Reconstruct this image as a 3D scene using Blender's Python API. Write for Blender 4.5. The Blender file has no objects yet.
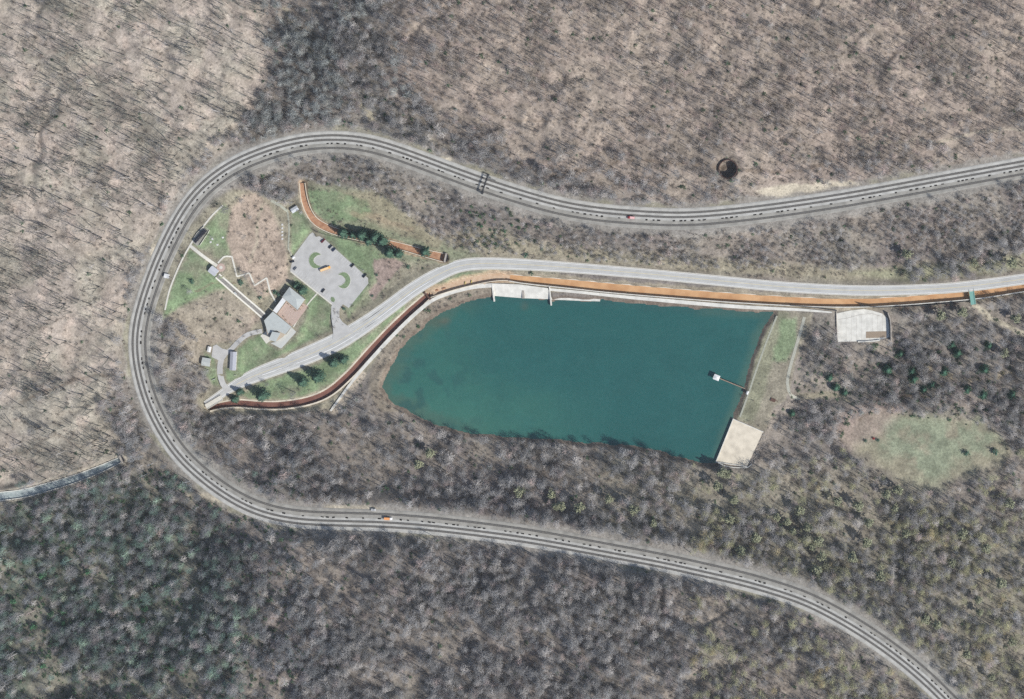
import bpy, math, random
import numpy as np
from mathutils import Vector
random.seed(7); rng = np.random.default_rng(7)
R = math.radians
S = bpy.context.scene
COL = S.collection
HAZE = 3.0e-5
NU, NV = 700.0, 150.0                       # plan point straight below the camera
NX, NY = NU - 512.0, 349.5 - NV
H = 1800.0                                   # camera height over the lake surface, metres

# ------------------------------------------------------------------ camera
cam_d = bpy.data.cameras.new('camera'); cam = bpy.data.objects.new('camera', cam_d); COL.objects.link(cam)
cam.location = (NX, NY, H); cam.rotation_euler = (0, 0, 0)
cam_d.shift_x = -NX / 1024.0; cam_d.shift_y = -NY / 1024.0; cam_d.sensor_width = 36; cam_d.lens = 36 * H / 1024.0
cam_d.clip_start = 10; cam_d.clip_end = 30000
S.camera = cam
# ------------------------------------------------------------------ sky and sun
SUN_EL = 43.0; SUN_DIR = (0.875, -0.484)      # from where the sun shines, in plan
w = bpy.data.worlds.new('World'); S.world = w; w.use_nodes = True
nt = w.node_tree; nt.nodes.clear()
sky = nt.nodes.new('ShaderNodeTexSky'); sky.sky_type = 'NISHITA'; sky.sun_disc = False
sky.sun_elevation = R(SUN_EL); sky.sun_rotation = math.atan2(SUN_DIR[0], SUN_DIR[1]) % (2 * math.pi)
sky.altitude = 500; sky.dust_density = 1.0
bg = nt.nodes.new('ShaderNodeBackground'); bg.inputs[1].default_value = 0.125
wo = nt.nodes.new('ShaderNodeOutputWorld')
nt.links.new(sky.outputs[0], bg.inputs[0]); nt.links.new(bg.outputs[0], wo.inputs[0])
sd = bpy.data.lights.new('sun', 'SUN'); sd.energy = 5.0; sd.angle = R(0.5); sd.color = (1.0, 0.965, 0.92)
sun = bpy.data.objects.new('sun', sd); COL.objects.link(sun)
_d = Vector((SUN_DIR[0] * math.cos(R(SUN_EL)), SUN_DIR[1] * math.cos(R(SUN_EL)), math.sin(R(SUN_EL))))
sun.rotation_euler = _d.to_track_quat('Z', 'Y').to_euler(); sun.location = _d * 900
S.view_settings.view_transform = 'Standard'; S.view_settings.look = 'None'
S.view_settings.exposure = 0.04; S.view_settings.gamma = 1.0
try: S.view_settings.use_curve_mapping = False
except Exception: pass
S.cycles.max_bounces = 3; S.cycles.diffuse_bounces = 2; S.cycles.glossy_bounces = 2
S.cycles.use_denoising = False
try: S.cycles.denoiser = 'OPENIMAGEDENOISE'; S.cycles.denoising_input_passes = 'RGB_ALBEDO_NORMAL'; S.cycles.denoising_prefilter = 'ACCURATE'
except Exception: pass
S.cycles.use_adaptive_sampling = False

# ------------------------------------------------------------------ place helpers
def W(px, py, z=0.0):
    k = (H - z) / H
    return (NX + (px - NU) * k, NY - (py - NV) * k, z)
def ang(p, q): return math.atan2(-(q[1] - p[1]), q[0] - p[0])

# ------------------------------------------------------------------ numpy noise
def vnoise(x, y, seed=0):
    xi = np.floor(x).astype(np.int64); yi = np.floor(y).astype(np.int64)
    xf = x - xi; yf = y - yi
    def h(a, b):
        n = (a * 374761393 + b * 668265263 + seed * 982451653) & 0x7fffffff
        n = ((n ^ (n >> 13)) * 1274126177) & 0x7fffffff
        return ((n ^ (n >> 16)) & 0xffff) / 65535.0
    u = xf * xf * (3 - 2 * xf); v = yf * yf * (3 - 2 * yf)
    return (h(xi, yi) * (1 - u) + h(xi + 1, yi) * u) * (1 - v) + (h(xi, yi + 1) * (1 - u) + h(xi + 1, yi + 1) * u) * v
def fbm(x, y, sc, seed=0, oct=4):
    s = 0; a = 1.0; t = 0
    for i in range(oct):
        s = s + a * (vnoise(x / sc, y / sc, seed + i * 17) - .5); t += a * .5; a *= .55; sc *= .47
    return s / t
def sstep(x): x = np.clip(x, 0, 1); return x * x * (3 - 2 * x)

# ------------------------------------------------------------------ plan data, in metres of the plan (u to the right, v down)
TRACK2 = [(1200,132),(1100,152),(1024,165.7),(951,179),(880,192),(840,199),(780,208),(720,215),(680,217.4),(640,215.8),(600,212.6),(560,206.0),(520,194.8),(485,183.5),(460,174.5),(440,167),(420,159.5),(390,148.8),(365,142.2),(340,139.6),(315,140.3),(290,144.3),(265,151.8),(240,161.8),(220,173.3),(201,189),(189,203.5),(177.5,222),(167,243),(158,263),(150,284),(143.5,304),(138.5,322),(136.5,340),(138,360),(142.0,380),(148,400),(156.5,419),(166,436),(179,454),(197,472),(220,490),(245,505),(270,514),(300,519.3),(340,521.0),(387,522.4),(440,526.6),(512,535.5),(560,543.3),(612,553),(660,562),(700,570.8),(750,582.5),(800,598),(825,609.7),(850,623.5),(875,639.5),(900,657.7),(923,677),(946,699),(985,742),(1040,800)]
ROAD = [(1200,255,5,9),(1100,268,5,9),(1024,279,5,9),(970,286,5,9),(930,289,5,8.5),(862,290.5,5,8.5),(787,287,5.2,8.5),(712,280,5.4,8.5),(640,273.2,5.6,8.5),(560,266.8,5.8,9),(512,264,6,10),(477.5,263.6,6,10.5),(456,267,6,11),(434.5,276.5,6,12),(413,289.5,6,12.5),(389.4,307,6,13),(365.8,324,6,14.5),(340,340,6,16),(315,352,6.2,16),(286.6,363.5,6.4,14.5),(254,376,6.6,12),(233,386.5,6.8,8),(220,395,7,6.5),(206,405,7,6.5)]
CH_MAIN = [(1200,262,-1,8),(1100,276,-1,8),(1024,287,-1,7.6),(979,293.8,-1,7.6),(934,298,-1,7.6),(897,300.8,-1,7.6),(860,302.4,-1,7.8),(812,301.8,-1,8),(737,297.7,-.8,8.4),(662,292,-.6,8.6),(607,287.3,-.4,8.6),(580,284.6,-.2,8.2),(527,279.5,0,7),(510,277.5,0.4,5.5)]
CH_TAN = [(510,277.5,0.4,5.5),(499,276.5,.5,7),(480,279,.5,8),(455,285,.5,8),(430,293.5,.5,7)]
CH_RED = [(429,295,.3,6),(411,311,.3,7),(389.4,331.5,.3,7),(368,354.5,.3,7.2),(350,374.3,.3,7.2),(329.5,391.8,.3,7.2),(308,400.7,.4,6.8),(282,404.8,.5,6.6),(261,404.8,.6,6.4),(239,403.2,.8,6.4),(222,405,1,5),(210,408,1.2,4.5)]
CH_PARK = [(302.5,183,16,5),(304.4,198,14,6),(309,211.5,12,6),(317,222,10.5,6.4),(334,230.6,9,6.2),(357,236.5,8,6),(381.5,241.6,7,5.6),(403.8,247,6,6),(424,252.7,5,6.6),(444,257.6,4,8)]
CH_LEFT = [(-120,509,60,8),(-60,503,52,8),(0,496.2,46,7.5),(25.8,492.7,43.5,7.4),(51.5,485.8,41,7.2),(77,478,38.5,6.8),(103,467.8,36,6),(121,459.5,34.5,4.5)]
LAKE = [(493.6,296.4),(550.5,299.8),(602,300.5),(700,308.5),(774,312.5),(758.7,337),(747.5,377),(734,417),(716.5,463),(700,463),(680,457),(650,449),(620,445),(580,442),(540,439),(500,436),(470,433),(440,427),(420,418),(402,408),(388,399),(382.5,388),(386,374.6),(397,355),(398.5,350),(411,337),(422.7,328.4),(425,323),(441,312),(460,304.6),(477.5,298.5)]
LOT = [(309.5,234.5),(313,232),(316,237),(320.8,235.7),(344,256.5),(368,278),(368.3,283.5),(348.7,308),(343,304.2),(339.8,308.6),(331.2,308.6),(332,303.8),(290.2,270.8),(292.9,257)]
FIELD = [(838,430),(855,413),(880,410),(905,414),(935,417),(962,423),(985,424),(1000,438),(1010,455),(1003,472),(985,470),(962,478),(945,486),(925,491),(905,486),(885,474),(868,464),(850,452)]
DAM = [(775,311),(812,313),(806,335),(797,360),(792,385),(786,400),(772,412),(765,432),(733,419),(747,377),(760,337)]
PARK = [(303,178),(330,186),(372,190),(400,208),(425,232),(447,246),(480,255),(560,261),(560,290),(500,286),(440,300),(415,320),(385,350),(365,375),(345,395),(350,402),(335,410),(300,412),(250,414),(205,412),(196,398),(213,385),(199,365),(196,338),(186,322),(166,314),(150,308),(160,275),(180,235),(212,202),(232,190),(262,192),(270,200),(295,200)]
CLEAR = [(222,395),(200,380),(215,330),(200,300),(240,300),(262,316),(284,300),(290,260),(300,200),(440,240),(560,262),(530,300),(380,390)]
PAD = [(836,313.5),(850,310.5),(864,309),(872,310.5),(882,313.5),(888,318.5),(889.5,329),(889.5,337),(876,340.5),(860,341.3),(838,341.8)]
SLAB = [(733.2,419),(763,431.8),(747,466.5),(716,461.8)]
APRON = [(491.2,283.2),(520,284.3),(548,288),(551,299.3),(523,298.3),(494,296)]

# ------------------------------------------------------------------ terrain
CTRL = [(-150,-100,130),(-150,150,118),(-150,350,96),(-150,480,70),(0,0,96),(0,150,86),(0,300,76),(0,420,62),(100,-60,92),(100,60,76),(100,150,64),(100,300,50),(60,360,60),(200,-60,74),(200,0,66),(200,80,55),(185,140,48),
 (238,0,57),(240,60,47),(275,-120,60),(277,-40,48),(279,0,43),(281,60,35),(268,105,29),(240,135,30),(330,20,62),(330,80,48),(400,-80,104),(400,0,96),(400,60,74),(380,112,42),(330,115,37),
 (550,-100,140),(550,0,110),(550,100,70),(550,170,45),(700,-100,130),(700,0,104),(700,100,66),(700,180,40),(728,169,42),(850,-100,116),(850,0,88),(850,100,54),(1024,-100,104),(1024,0,80),(1024,100,44),(1170,0,80),(1170,100,40),(1170,300,2),
 (-150,540,78),(0,497,46),(60,483,42),(120,462,35),(148,432,33),(100,390,52),(125,385,42),(60,440,54),(60,520,48),(0,560,66),(0,699,112),(0,800,136),(-150,700,124),(130,520,42),(100,580,66),(100,699,108),(200,540,42),(250,600,72),(250,699,108),(400,560,50),(400,640,74),(400,760,95),(550,580,55),(550,699,80),(550,800,98),(700,620,60),(700,699,74),(700,800,90),(850,680,58),(850,780,68),(1000,850,50),
 (185,440,30),(250,450,20),(300,430,9),(350,440,10),(450,450,7),(300,480,28),(400,490,24),(550,470,10),(550,510,28),(700,480,8),(700,530,30),(800,500,2),(800,560,26),(900,540,0),(900,600,24),(1024,600,4),(1024,680,16),(1100,760,20),(980,700,26),
 (850,450,-7),(940,450,-8),(1024,450,-10),(1170,450,-12),(870,390,-8),(800,410,-5),(820,360,-3),(1024,380,-7),(940,350,-5),(1024,320,-2),(1024,530,-8),(1170,600,-5),
 (200,240,33),(165,300,34),(213,270,31),(180,290,33),(240,300,19),(262,312,10.5),(250,240,22),(240,210,26),(285,215,13),(293,300,8.5),(325,265,7.5),(350,200,18),(350,170,26),(400,190,18),(430,230,9),(450,200,16),(500,230,13),(600,245,12),(700,250,9),(850,255,7),(1000,255,6.5),(500,210,24),(650,235,20),(800,225,17),(950,210,14),
 (233,352,9.2),(215,360,10),(205,356,11),(190,380,15),(170,340,26),(180,310,31),(205,320,22),(222,380,7.5),(210,412,2.5),(300,390,5),(350,360,4.5),(400,345,3),(760,360,2.8),(780,320,2.8),(745,440,2),(500,290,2.5),(650,302,2.5)]
_c = np.array(CTRL, float)
_C = _c[:, :2] / 300.0
def _phi(r2): return 0.5 * r2 * np.log(r2 + 1e-9)
_A = _phi(((_C[:, None] - _C[None]) ** 2).sum(-1)) + np.eye(len(_C)) * 0.002
_P = np.c_[np.ones(len(_C)), _C]
_M = np.block([[_A, _P], [_P.T, np.zeros((3, 3))]])
_sol = np.linalg.solve(_M, np.r_[_c[:, 2], 0, 0, 0])
def tps(x, y):
    q = np.stack([np.clip(x, -170, 1190), np.clip(y, -120, 820)], -1).reshape(-1, 2) / 300.0
    out = np.empty(len(q))
    for i in range(0, len(q), 40000):
        b = q[i:i + 40000]
        out[i:i + 40000] = _phi(((b[:, None] - _C[None]) ** 2).sum(-1)) @ _sol[:-3] + _sol[-3] + b @ _sol[-2:]
    return out.reshape(x.shape)

def catmull(pts, step=3.0):
    P = np.array(pts, float); out = []
    Q = np.vstack([2 * P[0] - P[1], P, 2 * P[-1] - P[-2]])
    for i in range(1, len(Q) - 2):
        p0, p1, p2, p3 = Q[i - 1], Q[i], Q[i + 1], Q[i + 2]
        n = max(1, int(np.hypot(*(p2 - p1)[:2]) / step))
        for k in range(n):
            t = k / n
            out.append(.5 * ((2 * p1) + (-p0 + p2) * t + (2 * p0 - 5 * p1 + 4 * p2 - p3) * t * t + (-p0 + 3 * p1 - 3 * p2 + p3) * t ** 3))
    out.append(Q[-2]); return np.array(out)
def smooth(a, n=3):
    a = a.copy()
    for _ in range(n): a[1:-1] = (a[:-2] + 2 * a[1:-1] + a[2:]) / 4
    return a
T2 = smooth(catmull(TRACK2, 5), 12)
_s = np.r_[0, np.cumsum(np.hypot(*np.diff(T2[:, :2], axis=0).T))]
T2 = np.c_[T2, np.interp(_s, [0, 180, 1100, 2300], [20, 22, 34, 50])]
ROADC = catmull(ROAD, 4)

STEP = 1.6; X0, Y0 = -72.0, -72.0
ix = np.arange(X0, 1098, STEP); iy = np.arange(Y0, 772, STEP)
_o = np.array([4, 10, 20, 40, 80, 160, 320, 640, 1200, 2200, 4000.])
gx = np.r_[X0 - _o[::-1], ix, ix[-1] + _o]; gy = np.r_[Y0 - _o[::-1], iy, iy[-1] + _o]
GX, GY = np.meshgrid(gx, gy)
_cx = np.arange(-180, 1210, 8.); _cy = np.arange(-130, 840, 8.)
_CH = tps(*np.meshgrid(_cx, _cy))
def bil(A, x, y, x0, y0, st):
    fx = np.clip((x - x0) / st, 0, A.shape[1] - 1.001); fy = np.clip((y - y0) / st, 0, A.shape[0] - 1.001)
    i = fx.astype(int); j = fy.astype(int); u = fx - i; v = fy - j
    return (A[j, i] * (1 - u) + A[j, i + 1] * u) * (1 - v) + (A[j + 1, i] * (1 - u) + A[j + 1, i + 1] * u) * v
HB = bil(_CH, GX, GY, -180, -130, 8.)
hill = sstep((HB - 20) / 40)
HGT = HB + fbm(GX, GY, 70, 3, 3) * (1.5 + 8 * hill) + fbm(GX, GY, 16, 9, 3) * (.5 + 2.2 * hill)
# gullies and spurs on the outer hills
HGT += -3.5 * hill * sstep(1 - np.abs(fbm(GX + GY * .5, GY - GX * .3, 90, 21, 3)) * 7)

def pdist(X, Y, pts, maxd, attrs=2):
    """distance to a polyline, signed side, and interpolated extra columns"""
    P = np.asarray(pts, float); D = np.full(X.shape, 1e9); A = np.zeros(X.shape + (P.shape[1] - 2,)); SG = np.zeros(X.shape)
    for a, b in zip(P[:-1], P[1:]):
        m = (X > min(a[0], b[0]) - maxd) & (X < max(a[0], b[0]) + maxd) & (Y > min(a[1], b[1]) - maxd) & (Y < max(a[1], b[1]) + maxd)
        if not m.any(): continue
        x = X[m]; y = Y[m]; d = b[:2] - a[:2]; L = (d ** 2).sum() + 1e-9
        t = np.clip(((x - a[0]) * d[0] + (y - a[1]) * d[1]) / L, 0, 1)
        dx = x - a[0] - t * d[0]; dy = y - a[1] - t * d[1]; dd = np.hypot(dx, dy)
        cur = D[m]; better = dd < cur
        cur[better] = dd[better]; D[m] = cur
        if P.shape[1] > 2:
            AA = A[m]; v = a[2:] + t[:, None] * (b[2:] - a[2:]); AA[better] = v[better]; A[m] = AA
        sg = SG[m]; s = np.sign(d[0] * dy - d[1] * dx); sg[better] = s[better]; SG[m] = sg
    return D, SG, A
def inpoly(X, Y, poly):
    r = np.zeros(X.shape, bool); P = poly; n = len(P)
    x0 = min(p[0] for p in P); x1 = max(p[0] for p in P); y0 = min(p[1] for p in P); y1 = max(p[1] for p in P)
    m = (X >= x0) & (X <= x1) & (Y >= y0) & (Y <= y1); x = X[m]; y = Y[m]; q = np.zeros(x.shape, bool)
    for i in range(n):
        a = P[i]; b = P[(i + 1) % n]
        if a[1] == b[1]: continue
        c = ((a[1] > y) != (b[1] > y)) & (x < (b[0] - a[0]) * (y - a[1]) / (b[1] - a[1]) + a[0]); q ^= c
    r[m] = q; return r
def edged(X, Y, poly, maxd=40):
    """signed distance: positive inside"""
    D, _, _ = pdist(X, Y, np.array(list(poly) + [poly[0]], float), maxd)
    return np.where(inpoly(X, Y, poly), D, -D)
def flatten(poly_or_line, z=None, w0=0, w1=10, line=False):
    global HGT
    if line:
        D, _, A = pdist(GX, GY, poly_or_line, w1 + 12)
        zz = A[..., 0]; hw = A[..., 1] / 2 if A.shape[-1] > 1 else 0
        wgt = sstep(1 - (D - hw - w0) / (w1 - w0))
    else:
        D = -edged(GX, GY, poly_or_line, w1 + 20); zz = z
        wgt = sstep(1 - (D - w0) / (w1 - w0))
    HGT = HGT * (1 - wgt) + zz * wgt
# railway bench (the bed lies between 9 m outside and 13 m inside of the middle track)
_D, _SG, _A = pdist(GX, GY, T2, 60)
_lat = _D * -_SG                       # positive towards the inside of the curve
# heading along the list the inside lies to the left
_wg = np.where(_lat > 0, sstep(1 - (_lat - 14.5) / 22), sstep(1 - (-_lat - 10.5) / 14)) * (_D < 55)
HGT = HGT * (1 - _wg) + _A[..., 0] * _wg
flatten(ROADC, w0=2.0, w1=9, line=True)
flatten(LOT, 7.5, 1.5, 8)
flatten([(258,312),(286,284),(308,300),(296,333),(281,349),(266,340)], 8.5, 4, 10)
flatten([(190,250),(208,226),(200,222),(185,244)], 33.5, 1, 5)
flatten([(200,342),(226,345),(240,350),(238,372),(222,374),(200,370)], 9.5, 1, 6)
flatten([(208,264),(214,259),(226,266),(222,276),(214,278)], 31, 1, 5)
flatten([(289,204),(300,204),(300,214),(289,214)], 12.5, 1, 5)
flatten(DAM, 2.8, -2, 5)
flatten([(345,372),(375,352),(385,360),(362,388),(336,414),(322,414),(330,400)], 2.3, 0, 5)
flatten([(487,281),(552,286),(780,306),(836,309),(836,315),(780,313.5),(552,303),(487,300)], 2.2, 0, 2.5)
flatten([(492,284.5),(549,288.5),(551,299),(494,297)], -1.5, -.5, 1.5); flatten(PAD, -1.2, 1, 6); flatten(SLAB, 1.6, 1.5, 5)
for ch, dep in ((CH_MAIN, 1.5), (CH_TAN, .6), (CH_RED, 1.2), (CH_PARK, 1.5), (CH_LEFT, 1.3)):
    c = catmull(ch, 4); c2 = c.copy(); c2[:, 2] += 2.2 if ch is not CH_LEFT else 1.8; c2[:, 3] = c[:, 3] + 3
    if ch is CH_PARK or ch is CH_LEFT or ch is CH_RED: flatten(c2, w0=0, w1=7, line=True)
    c3 = c.copy(); c3[:, 2] -= dep; flatten(c3, w0=-.2, w1=1.0, line=True)
_DL = edged(GX + fbm(GX, GY, 12, 5, 2) * 2.0, GY + fbm(GX, GY, 12, 6, 2) * 2.0, LAKE, 120)
_in = sstep((_DL + 5) / 5.0)
HGT = np.where(_DL > -5, HGT * (1 - _in) + np.minimum(HGT, np.where(_DL > 0, -.15 - np.clip(_DL, 0, 60) * .22, .5)) * _in, HGT)
_tb = np.hypot(GX - 728, GY - 169); HGT = np.where(_tb < 18, HGT * sstep((_tb - 11) / 7) + 41.5 * (1 - sstep((_tb - 11) / 7)), HGT)
HGT = np.where(_tb < 9.0, 33.0 + 2.5 * sstep((5.5 - np.hypot(GX - 726, GY - 169.5)) / 5), HGT)
_no = len(_o); HI = HGT[_no:-_no, _no:-_no]
def hz(x, y): return bil(HI, np.asarray(x, float), np.asarray(y, float), X0, Y0, STEP)
def gz(x, y): return float(hz(np.array([x]), np.array([y]))[0])

# ------------------------------------------------------------------ materials
def lin(c): return tuple(((v / 255) / 12.92 if v / 255 <= .04045 else ((v / 255 + .055) / 1.055) ** 2.4) for v in c) + (1,)
MATS = {}
def mat(name, col, rough=.8, var=.12, scale=1.5, spec=.3, metal=0.0, bump=0.0, col2=None, detail=4, alpha=None):
    if name in MATS: return MATS[name]
    m = bpy.data.materials.new(name); m.use_nodes = True; n = m.node_tree; b = n.nodes['Principled BSDF']
    if len(col) == 3: col = tuple(col) + (1,)
    b.inputs['Roughness'].default_value = rough; b.inputs['Metallic'].default_value = metal; b.inputs['Specular IOR Level'].default_value = spec
    g = n.nodes.new('ShaderNodeNewGeometry'); t = n.nodes.new('ShaderNodeTexNoise'); t.inputs['Scale'].default_value = scale; t.inputs['Detail'].default_value = detail
    n.links.new(g.outputs['Position'], t.inputs['Vector'])
    mr = n.nodes.new('ShaderNodeMapRange'); mr.inputs[1].default_value = .3; mr.inputs[2].default_value = .7
    n.links.new(t.outputs['Fac'], mr.inputs[0])
    mx = n.nodes.new('ShaderNodeMix'); mx.data_type = 'RGBA'
    c2 = tuple(col2) + (1,) if col2 else tuple(min(1, v * (1 + var)) for v in col[:3]) + (1,)
    c1 = col if col2 else tuple(v * (1 - var) for v in col[:3]) + (1,)
    mx.inputs[6].default_value = c1; mx.inputs[7].default_value = c2
    n.links.new(mr.outputs[0], mx.inputs[0]); n.links.new(mx.outputs[2], b.inputs['Base Color'])
    if bump:
        bp = n.nodes.new('ShaderNodeBump'); bp.inputs['Strength'].default_value = bump; bp.inputs['Distance'].default_value = .3
        n.links.new(t.outputs['Fac'], bp.inputs['Height']); n.links.new(bp.outputs[0], b.inputs['Normal'])
    MATS[name] = m; return m
def attr_mat(name, attr, inst=False, rough=.95, amp=.35, scales=((.6, 5), (.12, 4)), bump=0.0, spec=.15, streak=False):
    m = bpy.data.materials.new(name); m.use_nodes = True; n = m.node_tree; b = n.nodes['Principled BSDF']
    b.inputs['Roughness'].default_value = rough; b.inputs['Specular IOR Level'].default_value = spec
    a = n.nodes.new('ShaderNodeAttribute'); a.attribute_name = attr
    if inst: a.attribute_type = 'INSTANCER'
    g = n.nodes.new('ShaderNodeNewGeometry'); cur = a.outputs['Color']; hgt = None
    for i, (sc, dt) in enumerate(scales):
        t = n.nodes.new('ShaderNodeTexNoise'); t.inputs['Scale'].default_value = sc; t.inputs['Detail'].default_value = dt; t.inputs['Roughness'].default_value = .65
        n.links.new(g.outputs['Position'], t.inputs['Vector'])
        mr = n.nodes.new('ShaderNodeMapRange'); mr.inputs[1].default_value = .3; mr.inputs[2].default_value = .7; mr.inputs[3].default_value = 1 - amp; mr.inputs[4].default_value = 1 + amp
        n.links.new(t.outputs['Fac'], mr.inputs[0])
        vm = n.nodes.new('ShaderNodeVectorMath'); vm.operation = 'SCALE'
        n.links.new(cur, vm.inputs[0]); n.links.new(mr.outputs[0], vm.inputs['Scale']); cur = vm.outputs[0]; hgt = hgt or t.outputs['Fac']
    n.links.new(cur, b.inputs['Base Color'])
    if bump and hgt:
        bp = n.nodes.new('ShaderNodeBump'); bp.inputs['Strength'].default_value = bump; bp.inputs['Distance'].default_value = .6
        n.links.new(hgt, bp.inputs['Height']); n.links.new(bp.outputs[0], b.inputs['Normal'])
    return m

# ------------------------------------------------------------------ object helpers
def tag(o, label=None, cat=None, group=None, kind=None):
    if label: o['label'] = label
    if cat: o['category'] = cat
    if group: o['group'] = group
    if kind: o['kind'] = kind
    return o
def thing(name, label, cat, loc=(0, 0, 0), rz=0, group=None):
    o = bpy.data.objects.new(name, None); COL.objects.link(o); o.location = loc; o.rotation_euler = (0, 0, rz)
    o.empty_display_size = 1; return tag(o, label, cat, group)
class MB:
    def __init__(s): s.v = []; s.f = []
    def add(s, vs, fs):
        k = len(s.v); s.v += [tuple(p) for p in vs]; s.f += [tuple(i + k for i in f) for f in fs]; return s
    def box(s, c, d, rz=0, rx=0):
        a, b, e = d[0] / 2, d[1] / 2, d[2] / 2; vs = []
        for x, y, z in ((-a,-b,-e),(a,-b,-e),(a,b,-e),(-a,b,-e),(-a,-b,e),(a,-b,e),(a,b,e),(-a,b,e)):
            if rx: y, z = y * math.cos(rx) - z * math.sin(rx), y * math.sin(rx) + z * math.cos(rx)
            vs.append((c[0] + x * math.cos(rz) - y * math.sin(rz), c[1] + x * math.sin(rz) + y * math.cos(rz), c[2] + z))
        return s.add(vs, [(0,3,2,1),(4,5,6,7),(0,1,5,4),(1,2,6,5),(2,3,7,6),(3,0,4,7)])
    def bar(s, p, q, r, n=6, r2=None):
        p = Vector(p); q = Vector(q); d = (q - p); z = d.normalized(); u = z.orthogonal().normalized(); v = z.cross(u); r2 = r if r2 is None else r2
        vs = [p + (u * math.cos(2 * math.pi * i / n) + v * math.sin(2 * math.pi * i / n)) * r for i in range(n)]
        vs += [q + (u * math.cos(2 * math.pi * i / n) + v * math.sin(2 * math.pi * i / n)) * r2 for i in range(n)]
        fs = [(i, (i + 1) % n, n + (i + 1) % n, n + i) for i in range(n)] + [tuple(range(n))[::-1], tuple(range(n, 2 * n))]
        return s.add(vs, fs)
    def prism(s, poly, z0, z1):            # world coordinates, either winding
        ar = sum(poly[i][0] * poly[(i + 1) % len(poly)][1] - poly[(i + 1) % len(poly)][0] * poly[i][1] for i in range(len(poly)))
        if ar < 0: poly = poly[::-1]
        n = len(poly); zz0 = z0 if isinstance(z0, (list, tuple)) else [z0] * n; zz1 = z1 if isinstance(z1, (list, tuple)) else [z1] * n
        vs = [(p[0], p[1], zz0[i]) for i, p in enumerate(poly)] + [(p[0], p[1], zz1[i]) for i, p in enumerate(poly)]
        return s.add(vs, [tuple(range(n))[::-1], tuple(range(n, 2 * n))] + [(i, (i + 1) % n, n + (i + 1) % n, n + i) for i in range(n)])
    def profile(s, prof, y0, y1, t0=None):     # prof in x,z, extruded along y
        n = len(prof); ar = sum(prof[i][0] * prof[(i + 1) % n][1] - prof[(i + 1) % n][0] * prof[i][1] for i in range(n))
        if ar < 0: prof = prof[::-1]
        vs = [(p[0], y0, p[1]) for p in prof] + [(p[0], y1, p[1]) for p in prof]
        return s.add(vs, [tuple(range(n)), tuple(range(n, 2 * n))[::-1]] + [(i, n + i, n + (i + 1) % n, (i + 1) % n) for i in range(n)])
    def build(s, name, m, parent=None, smooth_=False):
        me = bpy.data.meshes.new(name); me.from_pydata(s.v, [], s.f); me.update()
        if smooth_: me.polygons.foreach_set('use_smooth', [True] * len(me.polygons))
        me.materials.append(m); o = bpy.data.objects.new(name, me); COL.objects.link(o)
        if parent: o.parent = parent
        return o
def np_mesh(name, V, F, m):
    """V (n,3), F (m,3) triangles or (m,4) quads"""
    me = bpy.data.meshes.new(name); k = F.shape[1]
    me.vertices.add(len(V)); me.vertices.foreach_set('co', np.ascontiguousarray(V, np.float32).ravel())
    me.loops.add(F.size); me.loops.foreach_set('vertex_index', np.ascontiguousarray(F, np.int32).ravel())
    me.polygons.add(len(F)); me.polygons.foreach_set('loop_start', np.arange(0, F.size, k, dtype=np.int32))
    me.update(calc_edges=True); me.materials.append(m); return me
def struct(o): o['kind'] = 'structure'; return o

def wline(pts, zoff=0):
    """plan polyline (u,v,z,...) to world points"""
    P = np.asarray(pts, float); k = (H - P[:, 2]) / H
    return np.c_[NX + (P[:, 0] - NU) * k, NY - (P[:, 1] - NV) * k, P[:, 2] + zoff]
def sweep(mb, wp, prof, widths=None, close=True):
    """prof: list of (lateral, dz); lateral positive to the LEFT of travel in plan (world); widths scales the lateral"""
    n = len(prof); d = np.gradient(wp[:, :2], axis=0); d /= np.linalg.norm(d, axis=1)[:, None] + 1e-9
    nx, ny = -d[:, 1], d[:, 0]; vs = []
    for i, p in enumerate(wp):
        sc = 1 if widths is None else widths[i]
        for l, dz in prof:
            if isinstance(l, tuple): l_ = l[0] * sc + l[1]
            else: l_ = l * sc
            vs.append((p[0] + nx[i] * l_, p[1] + ny[i] * l_, p[2] + dz))
    fs = []; m = n if close else n - 1
    for i in range(len(wp) - 1):
        for j in range(m):
            a = i * n + j; b = i * n + (j + 1) % n
            fs.append((a, b, b + n, a + n))
    if close: fs += [tuple(range(n))[::-1], tuple(range((len(wp) - 1) * n, len(wp) * n))]
    # make sure the top faces up: profile must run so; flipped by caller through order
    return mb.add(vs, fs)
def offset_world(wp, l):
    d = np.gradient(wp[:, :2], axis=0); d /= np.linalg.norm(d, axis=1)[:, None] + 1e-9
    o = wp.copy(); o[:, 0] += -d[:, 1] * l; o[:, 1] += d[:, 0] * l; return o
def resample(P, step):
    s = np.r_[0, np.cumsum(np.linalg.norm(np.diff(P[:, :2], axis=0), axis=1))]
    t = np.arange(0, s[-1], step); return np.stack([np.interp(t, s, P[:, i]) for i in range(P.shape[1])], 1), t

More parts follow.
